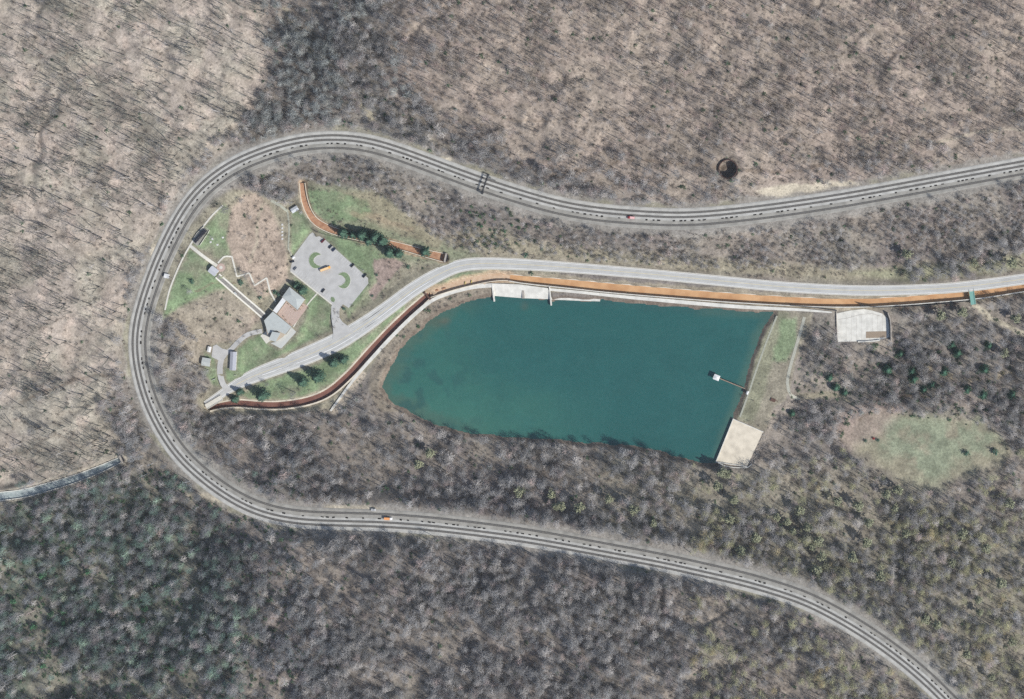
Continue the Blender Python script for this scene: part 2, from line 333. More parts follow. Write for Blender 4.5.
# ------------------------------------------------------------------ ground
LITTER = np.array([.265, .222, .188]); GRASS = np.array([.168, .226, .125]); DRY = np.array([.225, .215, .135]); GRAVEL = np.array([.30, .29, .255])
PALE = np.array([.42, .375, .29]); PINK = np.array([.32, .248, .212]); GREY = np.array([.22, .205, .18]); BROWN = np.array([.17, .13, .095])
cov = np.ones(GX.shape + (3,)) * LITTER
n1 = fbm(GX, GY, 60, 31, 4); n2 = fbm(GX, GY, 14, 37, 4); n3 = fbm(GX, GY, 30, 41, 3)
def blend(mask, col, amt=1.0):
    global cov
    m = (np.clip(mask, 0, 1) * amt)[..., None]; cov = cov * (1 - m) + np.asarray(col) * m
blend(sstep(n1 * 1.5 + .3), PINK, .5); blend(sstep(n3 * 2), PALE, .28)
JX = GX + n2 * 3; JY = GY + fbm(GX, GY, 12, 53, 3) * 3
def soft(poly, w=2.0): return sstep((edged(JX, JY, poly, 30) + w / 2) / w)
_dense = 1 - np.maximum(sstep((edged(GX, GY, [(400,-200),(1300,-200),(1300,130),(900,175),(700,205),(560,180),(470,150),(400,80)], 60) + 30) / 60), 0)
cov = cov * (1 - .20 * _dense[..., None]) * (1 - .10 * _dense[..., None] * np.array([1, .4, 0]))
# sparse sunny wood in the west: paler, pinkish soil
UL = [(-200,-200),(262,-200),(266,0),(270,60),(262,105),(225,135),(190,165),(160,215),(132,275),(118,340),(118,385),(100,405),(125,440),(118,458),(70,474),(0,488),(-200,510)]
blend(soft(UL, 14), np.array([.335, .292, .25]), .92)
blend(soft(UL, 14) * sstep(n3 * 2 + .2), np.array([.29, .275, .22]), .55)
blend(soft(UL, 14) * sstep((n2 - .15) * 3), np.array([.41, .335, .28]), .55)
# north-eastern hillside
NE = [(400,-100),(1100,-100),(1100,130),(900,170),(700,190),(560,160),(470,130),(400,80)]
blend(soft(NE, 70), np.array([.285, .238, .198]), .75)
# south western slopes: their shade is painted into a darker, greenish ground colour
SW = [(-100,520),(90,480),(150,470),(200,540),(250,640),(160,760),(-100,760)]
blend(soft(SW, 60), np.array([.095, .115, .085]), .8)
blend(soft([(600,450),(700,470),(860,470),(1100,560),(1100,760),(1000,740),(880,620),(700,550),(600,530)], 30), np.array([.25, .235, .17]), .6)
_op = fbm(GX, GY, 38, 95, 3); blend(sstep((-_op - .12) * 4), np.array([.33, .283, .225]), .35); blend(sstep((_op - .12) * 4), np.array([.15, .135, .11]), .4)
blend(soft([(470,225),(560,246),(700,258),(850,268),(960,262),(1100,245),(1100,262),(1024,272),(860,284),(700,273),(560,261),(480,256),(440,240)], 14), np.array([.30, .27, .19]), .8)
blend(soft([(850,272),(960,262),(1100,248),(1100,258),(1024,270),(900,282)], 8), np.array([.22, .235, .14]), .5)
# railway verges
_lt = _lat; near = _D < 55
blend(near * sstep((_lt + 17 + n2 * 4) / 4) * sstep((22 - _lt + n2 * 6) / 5), GREY * 1.15, .9)
blend(near * sstep((-_lt - 7) / 3) * sstep((15 + _lt + n2 * 5) / 3) * sstep(n3 * 3 + .2), DRY, .5)
for cx, cy, rx_, ry_ in ((778,191.5,24,5),(800,188,30,4),(835,184,24,3.5),(155,256,5,16),(147,282,4,13),(444,160,8,4),(352,510,34,5),(205,498,22,6)):
    d = np.hypot((JX - cx) / rx_, (JY - cy) / ry_); blend(sstep((1.15 - d) / .5), PALE * 1.12 if cy < 490 else PALE * .9, .92)
# inside of the curve
blend(soft(PARK, 6), np.array([.255, .235, .17]), .85)
blend(soft([(306,186),(345,186),(385,198),(420,225),(450,246),(480,256),(440,262),(400,262),(375,300),(352,312),(344,300),(330,240),(308,212)], 12), np.array([.19, .215, .135]), .75)
blend(soft([(243,195),(258,192),(275,215),(287,255),(290,280),(262,300),(228,256),(224,215)], 6), np.array([.32, .255, .205]), .85)
blend(soft([(196,338),(222,330),(246,312),(262,318),(240,338),(205,345)], 6), PINK, .6)
blend(soft([(168,312),(222,290),(258,315),(240,335),(205,345),(196,370),(180,345)], 6), np.array([.27, .235, .185]), .85)
blend(soft([(330,212),(352,215),(400,235),(440,250),(445,240),(405,212),(372,192),(340,190)], 6), np.array([.28, .235, .165]), .6)
for p in ([(224,204),(230,211),(226,238),(230,256),(222,258),(214,259),(194,244),(204,228)],
          [(190,249),(214,268),(211,278),(216,284),(190,300),(166,309),(170,292),(180,266)],
          [(291,213),(300,212),(308,222),(312,231),(306,238),(293,255),(290,240)],
          [(306,190),(340,192),(366,200),(372,214),(350,222),(322,218),(309,205)],
          [(318,232),(345,240),(372,247),(388,258),(378,266),(372,281),(355,305),(349,318),(344,309),(369,283),(369,277),(321,234)],
          [(296,277),(331,306),(330,330),(300,346),(262,364),(232,383),(226,377),(226,366),(236,371),(240,350),(250,338),(262,334),(270,346),(281,350),(297,333),(309,308),(300,290)],
          [(206,352),(214,358),(217,374),(219,386),(213,384),(203,370)],
          [(252,387),(290,374),(320,362),(345,348),(370,333),(395,311),(407,302),(404,310),(385,330),(360,357),(340,378),(315,392),(285,398),(252,398),(240,396)],
          [(410,304),(430,286),(460,272),(500,270),(470,277),(430,290)],
          [(283,288),(296,281),(312,292),(303,296),(290,285)],
          [(789,324),(797,322),(795,350),(780,360),(771,352)],
          [(168,300),(196,292),(214,270),(236,285),(200,296),(163,318)]):
    blend(soft(p, 4.5) * np.clip(.92 + n2 * .9, .3, 1), GRASS, .95)
blend(soft([(375,258),(396,258),(405,262),(385,285),(372,303),(369,292),(377,282),(373,266)], 2), PINK * 1.0, .95)
blend(soft(DAM, 3), np.array([.26, .235, .175]), .9)
blend(soft([(776,313),(790,313),(785,335),(773,360),(762,400),(750,425),(735,419),(748,380),(762,340)], 6), np.array([.21, .225, .14]), .55)
blend(soft([(782,320),(798,318),(797,345),(785,362),(772,360),(778,335)], 5), GRASS * 1.1, .8)
def softj(poly, w, j): return sstep((edged(GX + n3 * j + n2 * 5, GY + n1 * j * .7 + n2 * 4, poly, 40) + w / 2) / w)
blend(softj(FIELD, 14, 22), np.array([.28, .258, .18]), .9)
blend(softj([(862,416),(935,419),(985,428),(994,440),(985,462),(955,468),(938,484),(920,480),(898,464),(872,450),(852,434)], 22, 26) * sstep(n2 * 1.6 + .8), np.array([.215, .245, .165]), .85)
blend(soft([(825,425),(868,400),(905,406),(885,430),(850,450)], 16), PINK * 1.05, .7)
# lake shore: stony banks
blend(sstep((_DL + 16) / 4) * (GX < 500) * (GY < 412) * (GY < 300 + (500 - GX) * 1.1), np.array([.25, .215, .165]), .9)
blend(sstep((_DL + 5.0) / 2.5), np.array([.17, .135, .105]), .85)
blend(sstep((_DL - 1) / 12.0), np.array([.05, .09, .07]), .8)
# tan shoulders of the creek channels
for ch, cw, cc in ((CH_MAIN, 5, np.array([.30, .26, .19])), (CH_RED, 3, np.array([.36, .31, .23])), (CH_PARK, 2.5, np.array([.33, .24, .16])), (CH_TAN, 4, np.array([.42, .31, .21])), (CH_LEFT, 4, np.array([.40, .36, .29]))):
    D, _, A = pdist(JX, JY, catmull(ch, 6), 20); blend(sstep((A[..., 1] / 2 + cw - D) / 2) * (D < 19), cc, .8)
blend(soft([(361,371),(366,374),(352,396),(336,415),(330,413),(345,392)], 1.5), np.array([.44, .38, .30]), .85)
# old woodland tracks and creeks
def trail(pts, wd, col, amt=.7):
    D, _, _ = pdist(JX, JY, catmull(pts, 6), 20); blend(sstep((wd / 2 + 1 - D) / 1.5) * (D < 15), col, amt)
trail([(285,10),(300,40),(320,62),(345,90),(372,118)], 5, np.array([.36, .32, .23]))
trail([(400,125),(420,135),(450,148)], 4, PALE, .6)
trail([(860,147),(900,141),(945,141),(990,130),(1040,132)], 2.5, PALE * .9, .6)
trail([(520,165),(560,175),(600,165),(640,160),(700,165),(790,172),(840,158)], 3, BROWN, .6)
trail([(430,90),(520,120),(620,110)], 2, BROWN, .4)
trail([(0,458),(30,450),(55,435),(80,446),(100,440)], 2.5, BROWN, .4)
trail([(20,402),(60,385),(95,375),(125,375)], 2.5, BROWN, .6)
trail([(860,420),(880,400),(910,396),(940,400)], 3, BROWN, .8)
trail([(973.4,304),(990,317),(1008.7,326),(1026,335),(1090,350)], 5.5, np.array([.42, .38, .29]), .95)
trail([(798,396),(830,394),(848,400)], 6, np.array([.30, .27, .19]), .7)
trail([(925,368),(950,376),(972,381),(1010,372)], 5, np.array([.31, .26, .18]), .8)
trail([(60,699),(90,650),(130,600)], 3, PALE * .7, .4)
trail([(271,200),(262,206),(257,222),(256,245),(250,262)], 2.5, np.array([.33, .29, .22]), .8)
trail([(196,292),(216,283),(235,283)], 1.2, BROWN, .8)
trail([(412,228),(395,225),(372,216),(352,214)], 5, np.array([.32, .25, .17]), .5)
cov = np.clip(cov * (1 + .10 * n2[..., None]), .02, .8)
k_ = (H - HGT) / H
VV = np.stack([NX + (GX - NU) * k_, NY - (GY - NV) * k_, HGT], -1).reshape(-1, 3)
ny_, nx_ = GX.shape
idx = np.arange(ny_ * nx_).reshape(ny_, nx_)
FF = np.stack([idx[:-1, :-1], idx[1:, :-1], idx[1:, 1:], idx[:-1, 1:]], -1).reshape(-1, 4)
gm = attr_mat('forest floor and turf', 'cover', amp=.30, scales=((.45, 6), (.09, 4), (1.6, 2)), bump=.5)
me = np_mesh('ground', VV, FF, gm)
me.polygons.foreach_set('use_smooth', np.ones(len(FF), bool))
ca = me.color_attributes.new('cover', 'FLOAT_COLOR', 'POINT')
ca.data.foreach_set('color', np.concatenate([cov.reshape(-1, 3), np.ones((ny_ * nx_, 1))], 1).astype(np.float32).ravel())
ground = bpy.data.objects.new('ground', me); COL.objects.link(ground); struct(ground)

# ------------------------------------------------------------------ lake
def lake_build():
    x = np.arange(370, 786, 2.); y = np.arange(288, 472, 2.); X, Y = np.meshgrid(x, y)
    sd_ = edged(X, Y, LAKE, 130)
    m = np.array([.018, .092, .084]) * np.ones(X.shape + (3,))
    def bl(mask, c, a):
        nonlocal m
        q = (np.clip(mask, 0, 1) * a)[..., None]; m = m * (1 - q) + np.array(c) * q
    n = fbm(X, Y, 45, 71, 4); nn = fbm(X, Y, 14, 73, 3)
    bl(sstep((560 - X + n * 60) / 180) * .9, [.034, .128, .098], .9)
    bl(sstep((Y - 360 + n * 30) / 60) * sstep((640 - X) / 160), [.045, .150, .112], .7)
    bl(sstep((14 - sd_ + nn * 7) / 12) * sstep((440 - X) / 40), [.055, .105, .080], .75)
    bl(sstep((11 - sd_ + nn * 2) / 9) * sstep((X - 690) / 20), [.062, .125, .095], .7)
    bl(sstep((9 - sd_ + nn * 3) / 8) * sstep((330 - Y) / 10), [.030, .085, .080], .5)
    bl(sstep(1.1 - np.hypot((X - 445) / 8, (Y - 321) / 5.5)), [.14, .105, .07], .6)
    bl(sstep(1.1 - np.hypot((X - 524) / 6, (Y - 306) / 6)), [.10, .095, .065], .4)
    bl(sstep(1.2 - np.hypot((X - 437) / 16, (Y - 322) / 9) + nn * .9), [.10, .095, .06], .7)
    bl(sstep((22 - sd_ + nn * 16) / 16) * sstep((500 - X) / 60), [.06, .115, .085], .65)
    bl(sstep(nn * 3 - .2) * sstep((520 - X) / 80), [.022, .09, .082], .5)
    bl(sstep(fbm(X * .4, Y, 9, 77, 3) * 2), [.024, .105, .095], .35)
    bl(sstep((nn - .15) * 4) * sstep((470 - X) / 30) * sstep((Y - 345) / 20), [.025, .085, .075], .5)
    V = np.stack([(X - 512), (349.5 - Y), np.zeros_like(X)], -1).reshape(-1, 3)
    q = np.arange(X.size).reshape(X.shape)
    keep = (sd_[:-1, :-1] > -4) | (sd_[1:, 1:] > -4) | (sd_[:-1, 1:] > -4) | (sd_[1:, :-1] > -4)
    F = np.stack([q[:-1, :-1], q[1:, :-1], q[1:, 1:], q[:-1, 1:]], -1)[keep]
    wm = attr_mat('turbid green water', 'cover', rough=.22, amp=.06, scales=((.25, 3), (.03, 3)), bump=.12, spec=.5)
    me = np_mesh('lake_water', V, F, wm)
    ca = me.color_attributes.new('cover', 'FLOAT_COLOR', 'POINT')
    ca.data.foreach_set('color', np.concatenate([m.reshape(-1, 3), np.ones((X.size, 1))], 1).astype(np.float32).ravel())
    o = bpy.data.objects.new('lake_water', me); COL.objects.link(o); struct(o)
lake_build()

# ------------------------------------------------------------------ palette
M_bal = mat('pale crushed ballast', (.405, .40, .37), .95, .17, .16, .1, bump=.3)
M_bal2 = mat('grey cinder ballast', (.285, .275, .245), .95, .22, .14, .1, bump=.3)
M_foul = mat('oil stained ballast', (.20, .195, .18), .9, .2, .6, .1)
M_tie = mat('creosoted tie', (.14, .13, .115), .9, .3, 1.2, .1)
M_rail = mat('worn steel rail', (.26, .24, .22), .45, .1, .5, .5, metal=.6)
M_asph = mat('worn grey asphalt', (.455, .455, .43), .9, .10, .14, .1, detail=5)
M_asph2 = mat('lot asphalt', (.43, .425, .405), .9, .10, .16, .1, detail=5)
M_edge = mat('pale gravel shoulder', (.52, .50, .44), .95, .14, .9, .1)
M_white = mat('white road paint', (.78, .78, .76), .7, .05)
M_yel = mat('yellow road paint', (.62, .48, .16), .7, .08)
M_conc = mat('weathered concrete', (.60, .585, .525), .85, .15, .2, .1, detail=6)
M_conct = mat('tan concrete', (.60, .54, .43), .85, .16, .14, .1, detail=6)
M_concd = mat('stained concrete wall', (.34, .31, .27), .85, .2, .7, .1)
M_path = mat('pale concrete path', (.58, .56, .49), .9, .08, .6)
M_gravel = mat('gravel track', (.33, .335, .27), .95, .15, .7)
M_or = mat('orange iron water', (.58, .36, .19), .7, .16, .09, .15, col2=(.42, .225, .105), detail=4)
M_or2 = mat('rust orange creek bed', (.42, .25, .15), .7, .2, .35, .2, col2=(.28, .14, .08))
M_red = mat('red brown iron water', (.205, .10, .075), .6, .2, .15, .2, col2=(.155, .07, .052))
M_tan = mat('tan silt bed', (.56, .43, .31), .85, .2, .3, .2, col2=(.45, .31, .20))
M_flume = mat('shallow water over concrete with painted reflection', (.42, .46, .45), .5, .2, .25, .4, col2=(.20, .25, .25), detail=5)  # water's whitish reflection is put into this base colour, along with pale concrete
M_roof = mat('light grey metal roof', (.42, .445, .425), .55, .05, .3, .3)
M_roofw = mat('white roof', (.66, .66, .64), .6, .04, .5)
M_wall = mat('tan block wall', (.42, .36, .28), .85, .08)
M_wallw = mat('white painted wall', (.70, .69, .66), .7, .05)
M_glass = mat('dark window glass', (.03, .04, .05), .08, .05, 1, .6)
M_brick = mat('salmon brick paving', (.44, .335, .28), .9, .12, .8)
M_wood = mat('dark brown wood', (.10, .055, .04), .8, .2)
M_woodl = mat('weathered wood', (.28, .22, .16), .85, .2)
M_blk = mat('black paint', (.022, .022, .03), .45, .1, 1, .4)
M_steel = mat('dark weathered steel', (.05, .055, .06), .6, .2)
M_tyre = mat('tyre rubber', (.02, .02, .02), .9, .1)
M_rim = mat('grey wheel rim', (.4, .4, .42), .4, .05, 1, .5, metal=.5)
M_green = mat('faded green bridge paint', (.16, .34, .29), .6, .12)
M_rust = mat('rusty steel plate', (.085, .045, .035), .85, .35, .5)
M_lampw = mat('headlight lens', (.8, .8, .78), .15, .02, 1, .6)
M_lampr = mat('tail light lens', (.35, .02, .02), .3, .02, 1, .5)
M_grassi = mat('island grass', tuple(GRASS * 1.0), .95, .2, .6)

# ------------------------------------------------------------------ railway
TW = wline(T2)                                     # world centre of the middle track
side = 1.0                                         # left of travel = inside of the curve
mb = MB(); sweep(mb, TW, [(3.4, .35), (-8.0, .35), (-10.6, -.55), (-10.6, -1.2), (3.4, -1.2)]); struct(mb.build('railway_bed', M_bal))
mb = MB(); sweep(mb, TW, [(13.6, -.45), (11.6, .28), (3.4, .30), (3.4, -1.2), (13.6, -1.2)]); struct(mb.build('railway_bed', M_bal2))
def track(lat, label):
    t = thing('railway_track', label, 'railway track', (0, 0, 0), 0, 'three tracks round the curve')
    c = offset_world(TW, lat)
    o = MB(); sweep(o, c, [(.7, .42), (-.7, .42), (-.9, .36), (-.9, .2), (.9, .2), (.9, .36)]); o.build('stained_ballast', M_foul, t)
    for g in (-.75, .75):
        o = MB(); sweep(o, c, [(g - .06, .58), (g - .06, .76), (g + .06, .76), (g + .06, .58)][::-1]); o.build('rail', M_rail, t)
    r_, s_ = resample(c, .68); d = np.gradient(r_[:, :2], axis=0); a = np.arctan2(d[:, 1], d[:, 0])
    n = len(r_); bx = np.array([(x, y, z) for z in (-.09, .09) for x, y in ((-.11, -1.1), (.11, -1.1), (.11, 1.1), (-.11, 1.1))])
    ca, sa = np.cos(a), np.sin(a)
    V = np.stack([bx[None, :, 0] * ca[:, None] - bx[None, :, 1] * sa[:, None] + r_[:, None, 0], bx[None, :, 0] * sa[:, None] + bx[None, :, 1] * ca[:, None] + r_[:, None, 1], bx[None, :, 2] + r_[:, None, 2] + .49], -1).reshape(-1, 3)
    f = np.array([(0,3,2,1),(4,5,6,7),(0,1,5,4),(1,2,6,5),(2,3,7,6),(3,0,4,7)]); F = (f[None] + np.arange(n)[:, None, None] * 8).reshape(-1, 4)
    o = bpy.data.objects.new('sleepers', np_mesh('sleepers', V, F, M_tie)); COL.objects.link(o); o.parent = t; o['kind'] = 'stuff'
    return t
track(-4.4, 'outermost railway track of the horseshoe curve, beside the wooded hillside')
track(0, 'middle railway track of the horseshoe curve, next to the row of tie bundles')
track(8.0, 'innermost railway track of the horseshoe curve on grey cinder ballast')

# old ties lying between the middle and the inner track
tb_m = MB()
for i in range(7): tb_m.box((random.uniform(-.1, .1), -.75 + .25 * i, .12 + .0), (2.6, .22, .2), random.uniform(-.08, .08))
for i in range(4): tb_m.box((random.uniform(-.2, .2), -.45 + .28 * i, .34), (2.55, .22, .2), random.uniform(-.12, .12))
tie_src = tb_m.build('tie_bundle', mat('old dark tie', (.03, .027, .025), .9, .3, 1.2, .1)); tie_used = False
c3, s3 = resample(offset_world(TW, 3.5), 1.0)
u3 = NU + (c3[:, 0] - NX) * H / (H - c3[:, 2]); v3 = NV - (c3[:, 1] - NY) * H / (H - c3[:, 2])
pos = 60; tcount = 0; TIES = []
while pos < len(c3) - 2:
    run = random.choice([1, 1, 2, 3, 4, 6])
    for _ in range(run):
        if pos >= len(c3) - 2 or tcount >= 215: break
        if -3 < u3[pos] < 1027 and -3 < v3[pos] < 702 and not (622 < u3[pos] < 640 and v3[pos] < 300) and not (380 < u3[pos] < 396 and v3[pos] > 400):
            p = c3[pos]; q = c3[pos + 1]; a = math.atan2(q[1] - p[1], q[0] - p[0])
            o = tie_src if not tie_used else tie_src.copy()
            if tie_used: COL.objects.link(o)
            tie_used = True; tcount += 1
            o.location = (p[0], p[1], p[2] + .31); o.rotation_euler = (0, 0, a + random.uniform(-.15, .15)); sc = random.uniform(.65, 1.15); o.scale = (sc, random.uniform(.5, .95), 1)
            TIES.append((o, u3[pos], v3[pos]))
        pos += random.randint(4, 7)
    pos += random.randint(5, 15)

def nth(i):
    tens = ['', '', 'twent', 'thirt', 'fort', 'fift', 'sixt', 'sevent', 'eight', 'ninet']
    if i < 20: return ordn[i - 1]
    return (tens[i // 10] + 'ieth') if i % 10 == 0 else tens[i // 10] + 'y ' + ordn[i % 10 - 1]
ordn = ['first', 'second', 'third', 'fourth', 'fifth', 'sixth', 'seventh', 'eighth', 'ninth', 'tenth', 'eleventh', 'twelfth', 'thirteenth', 'fourteenth', 'fifteenth', 'sixteenth', 'seventeenth', 'eighteenth', 'nineteenth']
_east = [t_ for t_ in TIES if t_[2] < 260 and t_[1] > 487]; _west = [t_ for t_ in TIES if not (t_[2] < 260 and t_[1] > 487) and not (t_[2] > 450 and t_[1] > 388)]; _south = [t_ for t_ in TIES if t_[2] > 450 and t_[1] > 388]
for lst, frm in ((_east[::-1], 'east of the signal bridge'), (_west, 'west of the signal bridge'), (_south, 'right of the orange rail truck')):
    for i, (o, _, _) in enumerate(lst): tag(o, 'dark bundle of old ties between the tracks, ' + nth(i + 1) + ' ' + frm, 'tie bundle', 'tie bundles ' + frm)

# ------------------------------------------------------------------ roads and paths
def strip(name, pts, mt, zo=.12, width=None, step=4, edge=True, drape=False):
    P = catmull(pts, step)
    if P.shape[1] == 2: P = np.c_[P, hz(P[:, 0], P[:, 1])]
    if P.shape[1] == 3: P = np.c_[P, np.full(len(P), width)]
    P = np.vstack([P[:1], P]) if len(P) < 3 else P
    if P.shape[1] == 4:
        d = np.gradient(P[:, :2], axis=0); d /= np.linalg.norm(d, axis=1)[:, None] + 1e-9
        for l in (-.55, -.28, 0, .28, .55): P[:, 2] = np.maximum(P[:, 2], hz(P[:, 0] - d[:, 1] * l * P[:, 3], P[:, 1] + d[:, 0] * l * P[:, 3]) + .04)
        P[1:-1, 2] = np.maximum(P[1:-1, 2], (P[:-2, 2] + P[2:, 2]) / 2)
    mb = MB(); sweep(mb, wline(P), [(.5, zo), (-.5, zo), (-.5, -.6), (.5, -.6)], P[:, 3]); return struct(mb.build(name, mt))
RW = ROADC.copy(); RW[:, 3] += 2.0
mb = MB(); sweep(mb, wline(RW), [(.5, .06), (-.5, .06), (-.5, -.6), (.5, -.6)], RW[:, 3]); struct(mb.build('road_shoulder', M_edge))
mb = MB(); sweep(mb, wline(ROADC), [(.5, .14), (-.5, .14), (-.5, -.5), (.5, -.5)], ROADC[:, 3]); struct(mb.build('road', M_asph))
wr = wline(ROADC); hw = ROADC[:, 3] / 2
def line(lat_fn, wd, mt, i0=0, i1=None, dash=False, name='road_marking'):
    mb = MB(); P = wr.copy()[i0:i1]; L = lat_fn[i0:i1]; d = np.gradient(P[:, :2], axis=0); d /= np.linalg.norm(d, axis=1)[:, None]
    P[:, 0] += -d[:, 1] * L; P[:, 1] += d[:, 0] * L
    sweep(mb, P, [(wd / 2, .156), (-wd / 2, .156), (-wd / 2, .145), (wd / 2, .145)]); struct(mb.build(name, mt))
line(hw - .7, .3, M_white); line(-hw + .7, .3, M_white)
line(np.full(len(hw), .18), .12, M_yel, 0, -8); line(np.full(len(hw), -.18), .12, M_yel, 0, -8)
_wide = np.clip(hw - 5.6, 0, 3)
iw = [i for i in range(len(hw)) if hw[i] > 6.0]
line(-hw + 3.8, .5, M_edge, iw[0], iw[-1]); line(hw - 4.2, .5, M_white, iw[0], iw[-1])
M_wear = mat('tyre worn asphalt', (.39, .39, .37), .9, .12, .12, .1)
for l_ in (-3.1, -1.5, 1.5, 3.1): line(np.full(len(hw), l_), .55, M_wear, 0, -8, name='tyre_wear')
def slab(name, poly, z, mt, th=.5, kind='structure'):
    mb = MB(); mb.prism([W(p[0], p[1], z)[:2] for p in poly], z - th, z); o = mb.build(name, mt)
    if kind: o['kind'] = kind
    return o
slab('parking_lot', LOT, 7.62, M_asph2)
strip('drive', [(335.6,306.5,7.5,8.6),(335.3,312,7.45,8),(335.4,318,7.2,8),(337.5,324,6.8,10.5),(341,330,6.4,17),(343,336,6.2,22)], M_asph2, .12)
strip('drive', [(262,331,8.6),(248,334.4,9),(238,342,9.3),(231,349.5,9.5),(225,354,9.5)], M_asph2, .10, 4.5)
strip('drive', [(223,354,9.5),(220.5,363,9.4),(220,373,8.6),(223,384,7.6),(229,391,7)], M_asph2, .12, 5.5)
slab('service_yard', [(213,346),(216.5,344.5),(222,348.5),(228,350),(226,357),(222,362),(217,359.5),(211.5,357)], 9.78, M_asph2)
strip('drive', [(270,341,8.55),(264,333,8.55)], M_path, .12, 9)
for (a, b) in (((290.5,271.3),(332,304.3)),):
    strip('kerb_walk', [a, b], M_path, .20, 1.3, 6)
strip('footpath', [(222.8,205.5),(213,214.5),(203.5,226.2),(196,236),(190,245.5),(182,260),(174.5,277),(169,292),(165,310)], M_path, .22, 1.5)
strip('footpath', [(190.5,246),(203,256),(217,265.8)], M_path, .25, 3.0)
strip('footpath', [(218,263),(224.3,256.8),(231.8,256.6)], M_path, .3, 1.6, 2)
for a, b in (((231.8,256.2),(237,276.6)),((237,276.6),(249.4,273)),((249.4,273),(254.5,285.6)),((254.5,285.6),(266.7,277.8)),((266.7,277.8),(270,291.5)),((270,291.5),(275.8,302))):
    n_ = 6; strip('footpath', [(a[0] + (b[0] - a[0]) * t / n_, a[1] + (b[1] - a[1]) * t / n_) for t in range(-0, n_ + 1)], M_path, .35, 1.5, 3)
strip('footpath', [(287.5,211.6),(289,224),(289,236),(288.5,248.8),(292,256)], M_gravel, .2, 1.6)
strip('footpath', [(271,200.5),(280,205.5),(288,211.5)], M_gravel, .2, 2.6)
strip('footpath', [(317,293.5),(308,304),(299,317),(293.5,327)], M_path, .2, 1.2)
strip('dam_track', [(804.5,317),(801,330),(796,347),(790,368),(787.5,383),(791,395),(800,399)], mat('pale grey green gravel', (.38, .375, .31), .95, .15, .7), .14, 3.0)
strip('dam_track', [(777,316),(768,338),(757,368),(748,395),(740,417)], M_gravel, .12, 1.8)
mb = MB(); p = W(221, 267.5, 31.2); mb.prism([(p[0] + 4.2 * math.cos(t * .3927), p[1] + 4.2 * math.sin(t * .3927)) for t in range(16)], 30.6, 31.25); struct(mb.build('brick_plaza', M_brick))
mb = MB(); p = W(221, 267.5, 31.3); mb.prism([(p[0] + 1.6 * math.cos(t * .3927), p[1] + 1.6 * math.sin(t * .3927)) for t in range(16)], 31.2, 31.3); struct(mb.build('plaza_centre', M_path))
slab('display_pad', [(192,242),(203,226.5),(208,230.5),(197.5,246)], 33.72, M_bal2)
# lot: bay lines and grass islands
def bays(a, b, n, L, z):
    mb = MB(); A = Vector(W(*a, z)); B = Vector(W(*b, z)); d = (B - A).normalized(); nrm = Vector((d.y, -d.x, 0))
    for i in range(n + 1):
        c = A + (B - A) * (i / n) + nrm * (L / 2); mb.box((c.x, c.y, z + .004), (.09, L, .012), math.atan2(d.y, d.x))
    struct(mb.build('bay_marking', M_white))
bays((321,236.5), (367,277.5), 22, 5, 7.625); bays((332,302.6), (293,271.6), 17, 5, 7.625)
def crescent(cx, cy, R0, R1, a0, a1):
    c = W(cx, cy, 7.8); mb = MB(); km = MB(); n = 20; out = []; inn = []
    for i in range(n + 1):
        t = R(a0 + (a1 - a0) * i / n); w_ = (R0 - R1) / 2 * min(1, 4 * min(i + .6, n - i + .6) / n) ; rm = (R0 + R1) / 2
        out.append((c[0] + (rm + w_) * math.cos(t), c[1] + (rm + w_) * math.sin(t))); inn.append((c[0] + (rm - w_) * math.cos(t), c[1] + (rm - w_) * math.sin(t)))
    for i in range(n):
        mb.add([(*out[i], 7.85), (*out[i + 1], 7.85), (*inn[i + 1], 7.85), (*inn[i], 7.85)], [(0, 1, 2, 3)] if a1 > a0 else [(3, 2, 1, 0)])
    poly = out + inn[::-1]
    for i in range(len(poly)):
        a = Vector(poly[i]); b = Vector(poly[(i + 1) % len(poly)]); m_ = (a + b) / 2; d = b - a
        km.box((m_.x, m_.y, 7.72), (d.length + .15, .3, .3), math.atan2(d.y, d.x))
    struct(mb.build('grass_island', M_grassi)); struct(km.build('kerb', M_conc))
crescent(317.6, 260.3, 8.8, 3.9, 60, 300); crescent(341.6, 280.3, 8.9, 3.7, -120, 120)
mb = MB(); c = W(332.8, 299.6, 7.8); pl = [(c[0] + r_ * math.cos(t * .7854 + .4), c[1] + r_ * math.sin(t * .7854 + .4)) for t, r_ in enumerate((2, 2.4, 3, 2.3, 2, 2.2, 2.8, 2.3))]; mb.prism(pl, 7.5, 7.84); struct(mb.build('grass_island', M_grassi))

# ------------------------------------------------------------------ creek channels
def channel(pts, wm, wallm, wall_l, wall_r, label_l, label_r, name='creek_water', tw=.7, hl=2.4, hr=2.4, step=4):
    C = catmull(pts, step); wp = wline(C); wd = C[:, 3]
    mb = MB(); sweep(mb, wp, [((.5, .5), 0), ((-.5, -.5), 0)], wd, close=False); struct(mb.build(name, wm))
    for on, sg, lab, hh in ((wall_l, 1, label_l, hl), (wall_r, -1, label_r, hr)):
        if not on: continue
        mb = MB(); pr = [((sg * .5, 0), hh), ((sg * .5, sg * tw), hh), ((sg * .5, sg * tw), -3), ((sg * .5, 0), -3)]
        if sg > 0: pr = pr[::-1]
        sweep(mb, wp, pr, wd); tag(mb.build('retaining_wall', wallm), lab, 'wall')
channel(CH_MAIN, M_or, M_conc, True, True, 'long low concrete wall between the orange channel and the lake', 'long low concrete wall between the orange channel and the road', tw=.8, hl=4.6, hr=1.2)
channel(CH_TAN, M_tan, M_conct, True, True, 'curved pale wall on the lake side of the tan silt channel', 'low tan edge wall on the road side of the tan silt channel', name='silt_bed', tw=.7, hl=3.4, hr=.9)
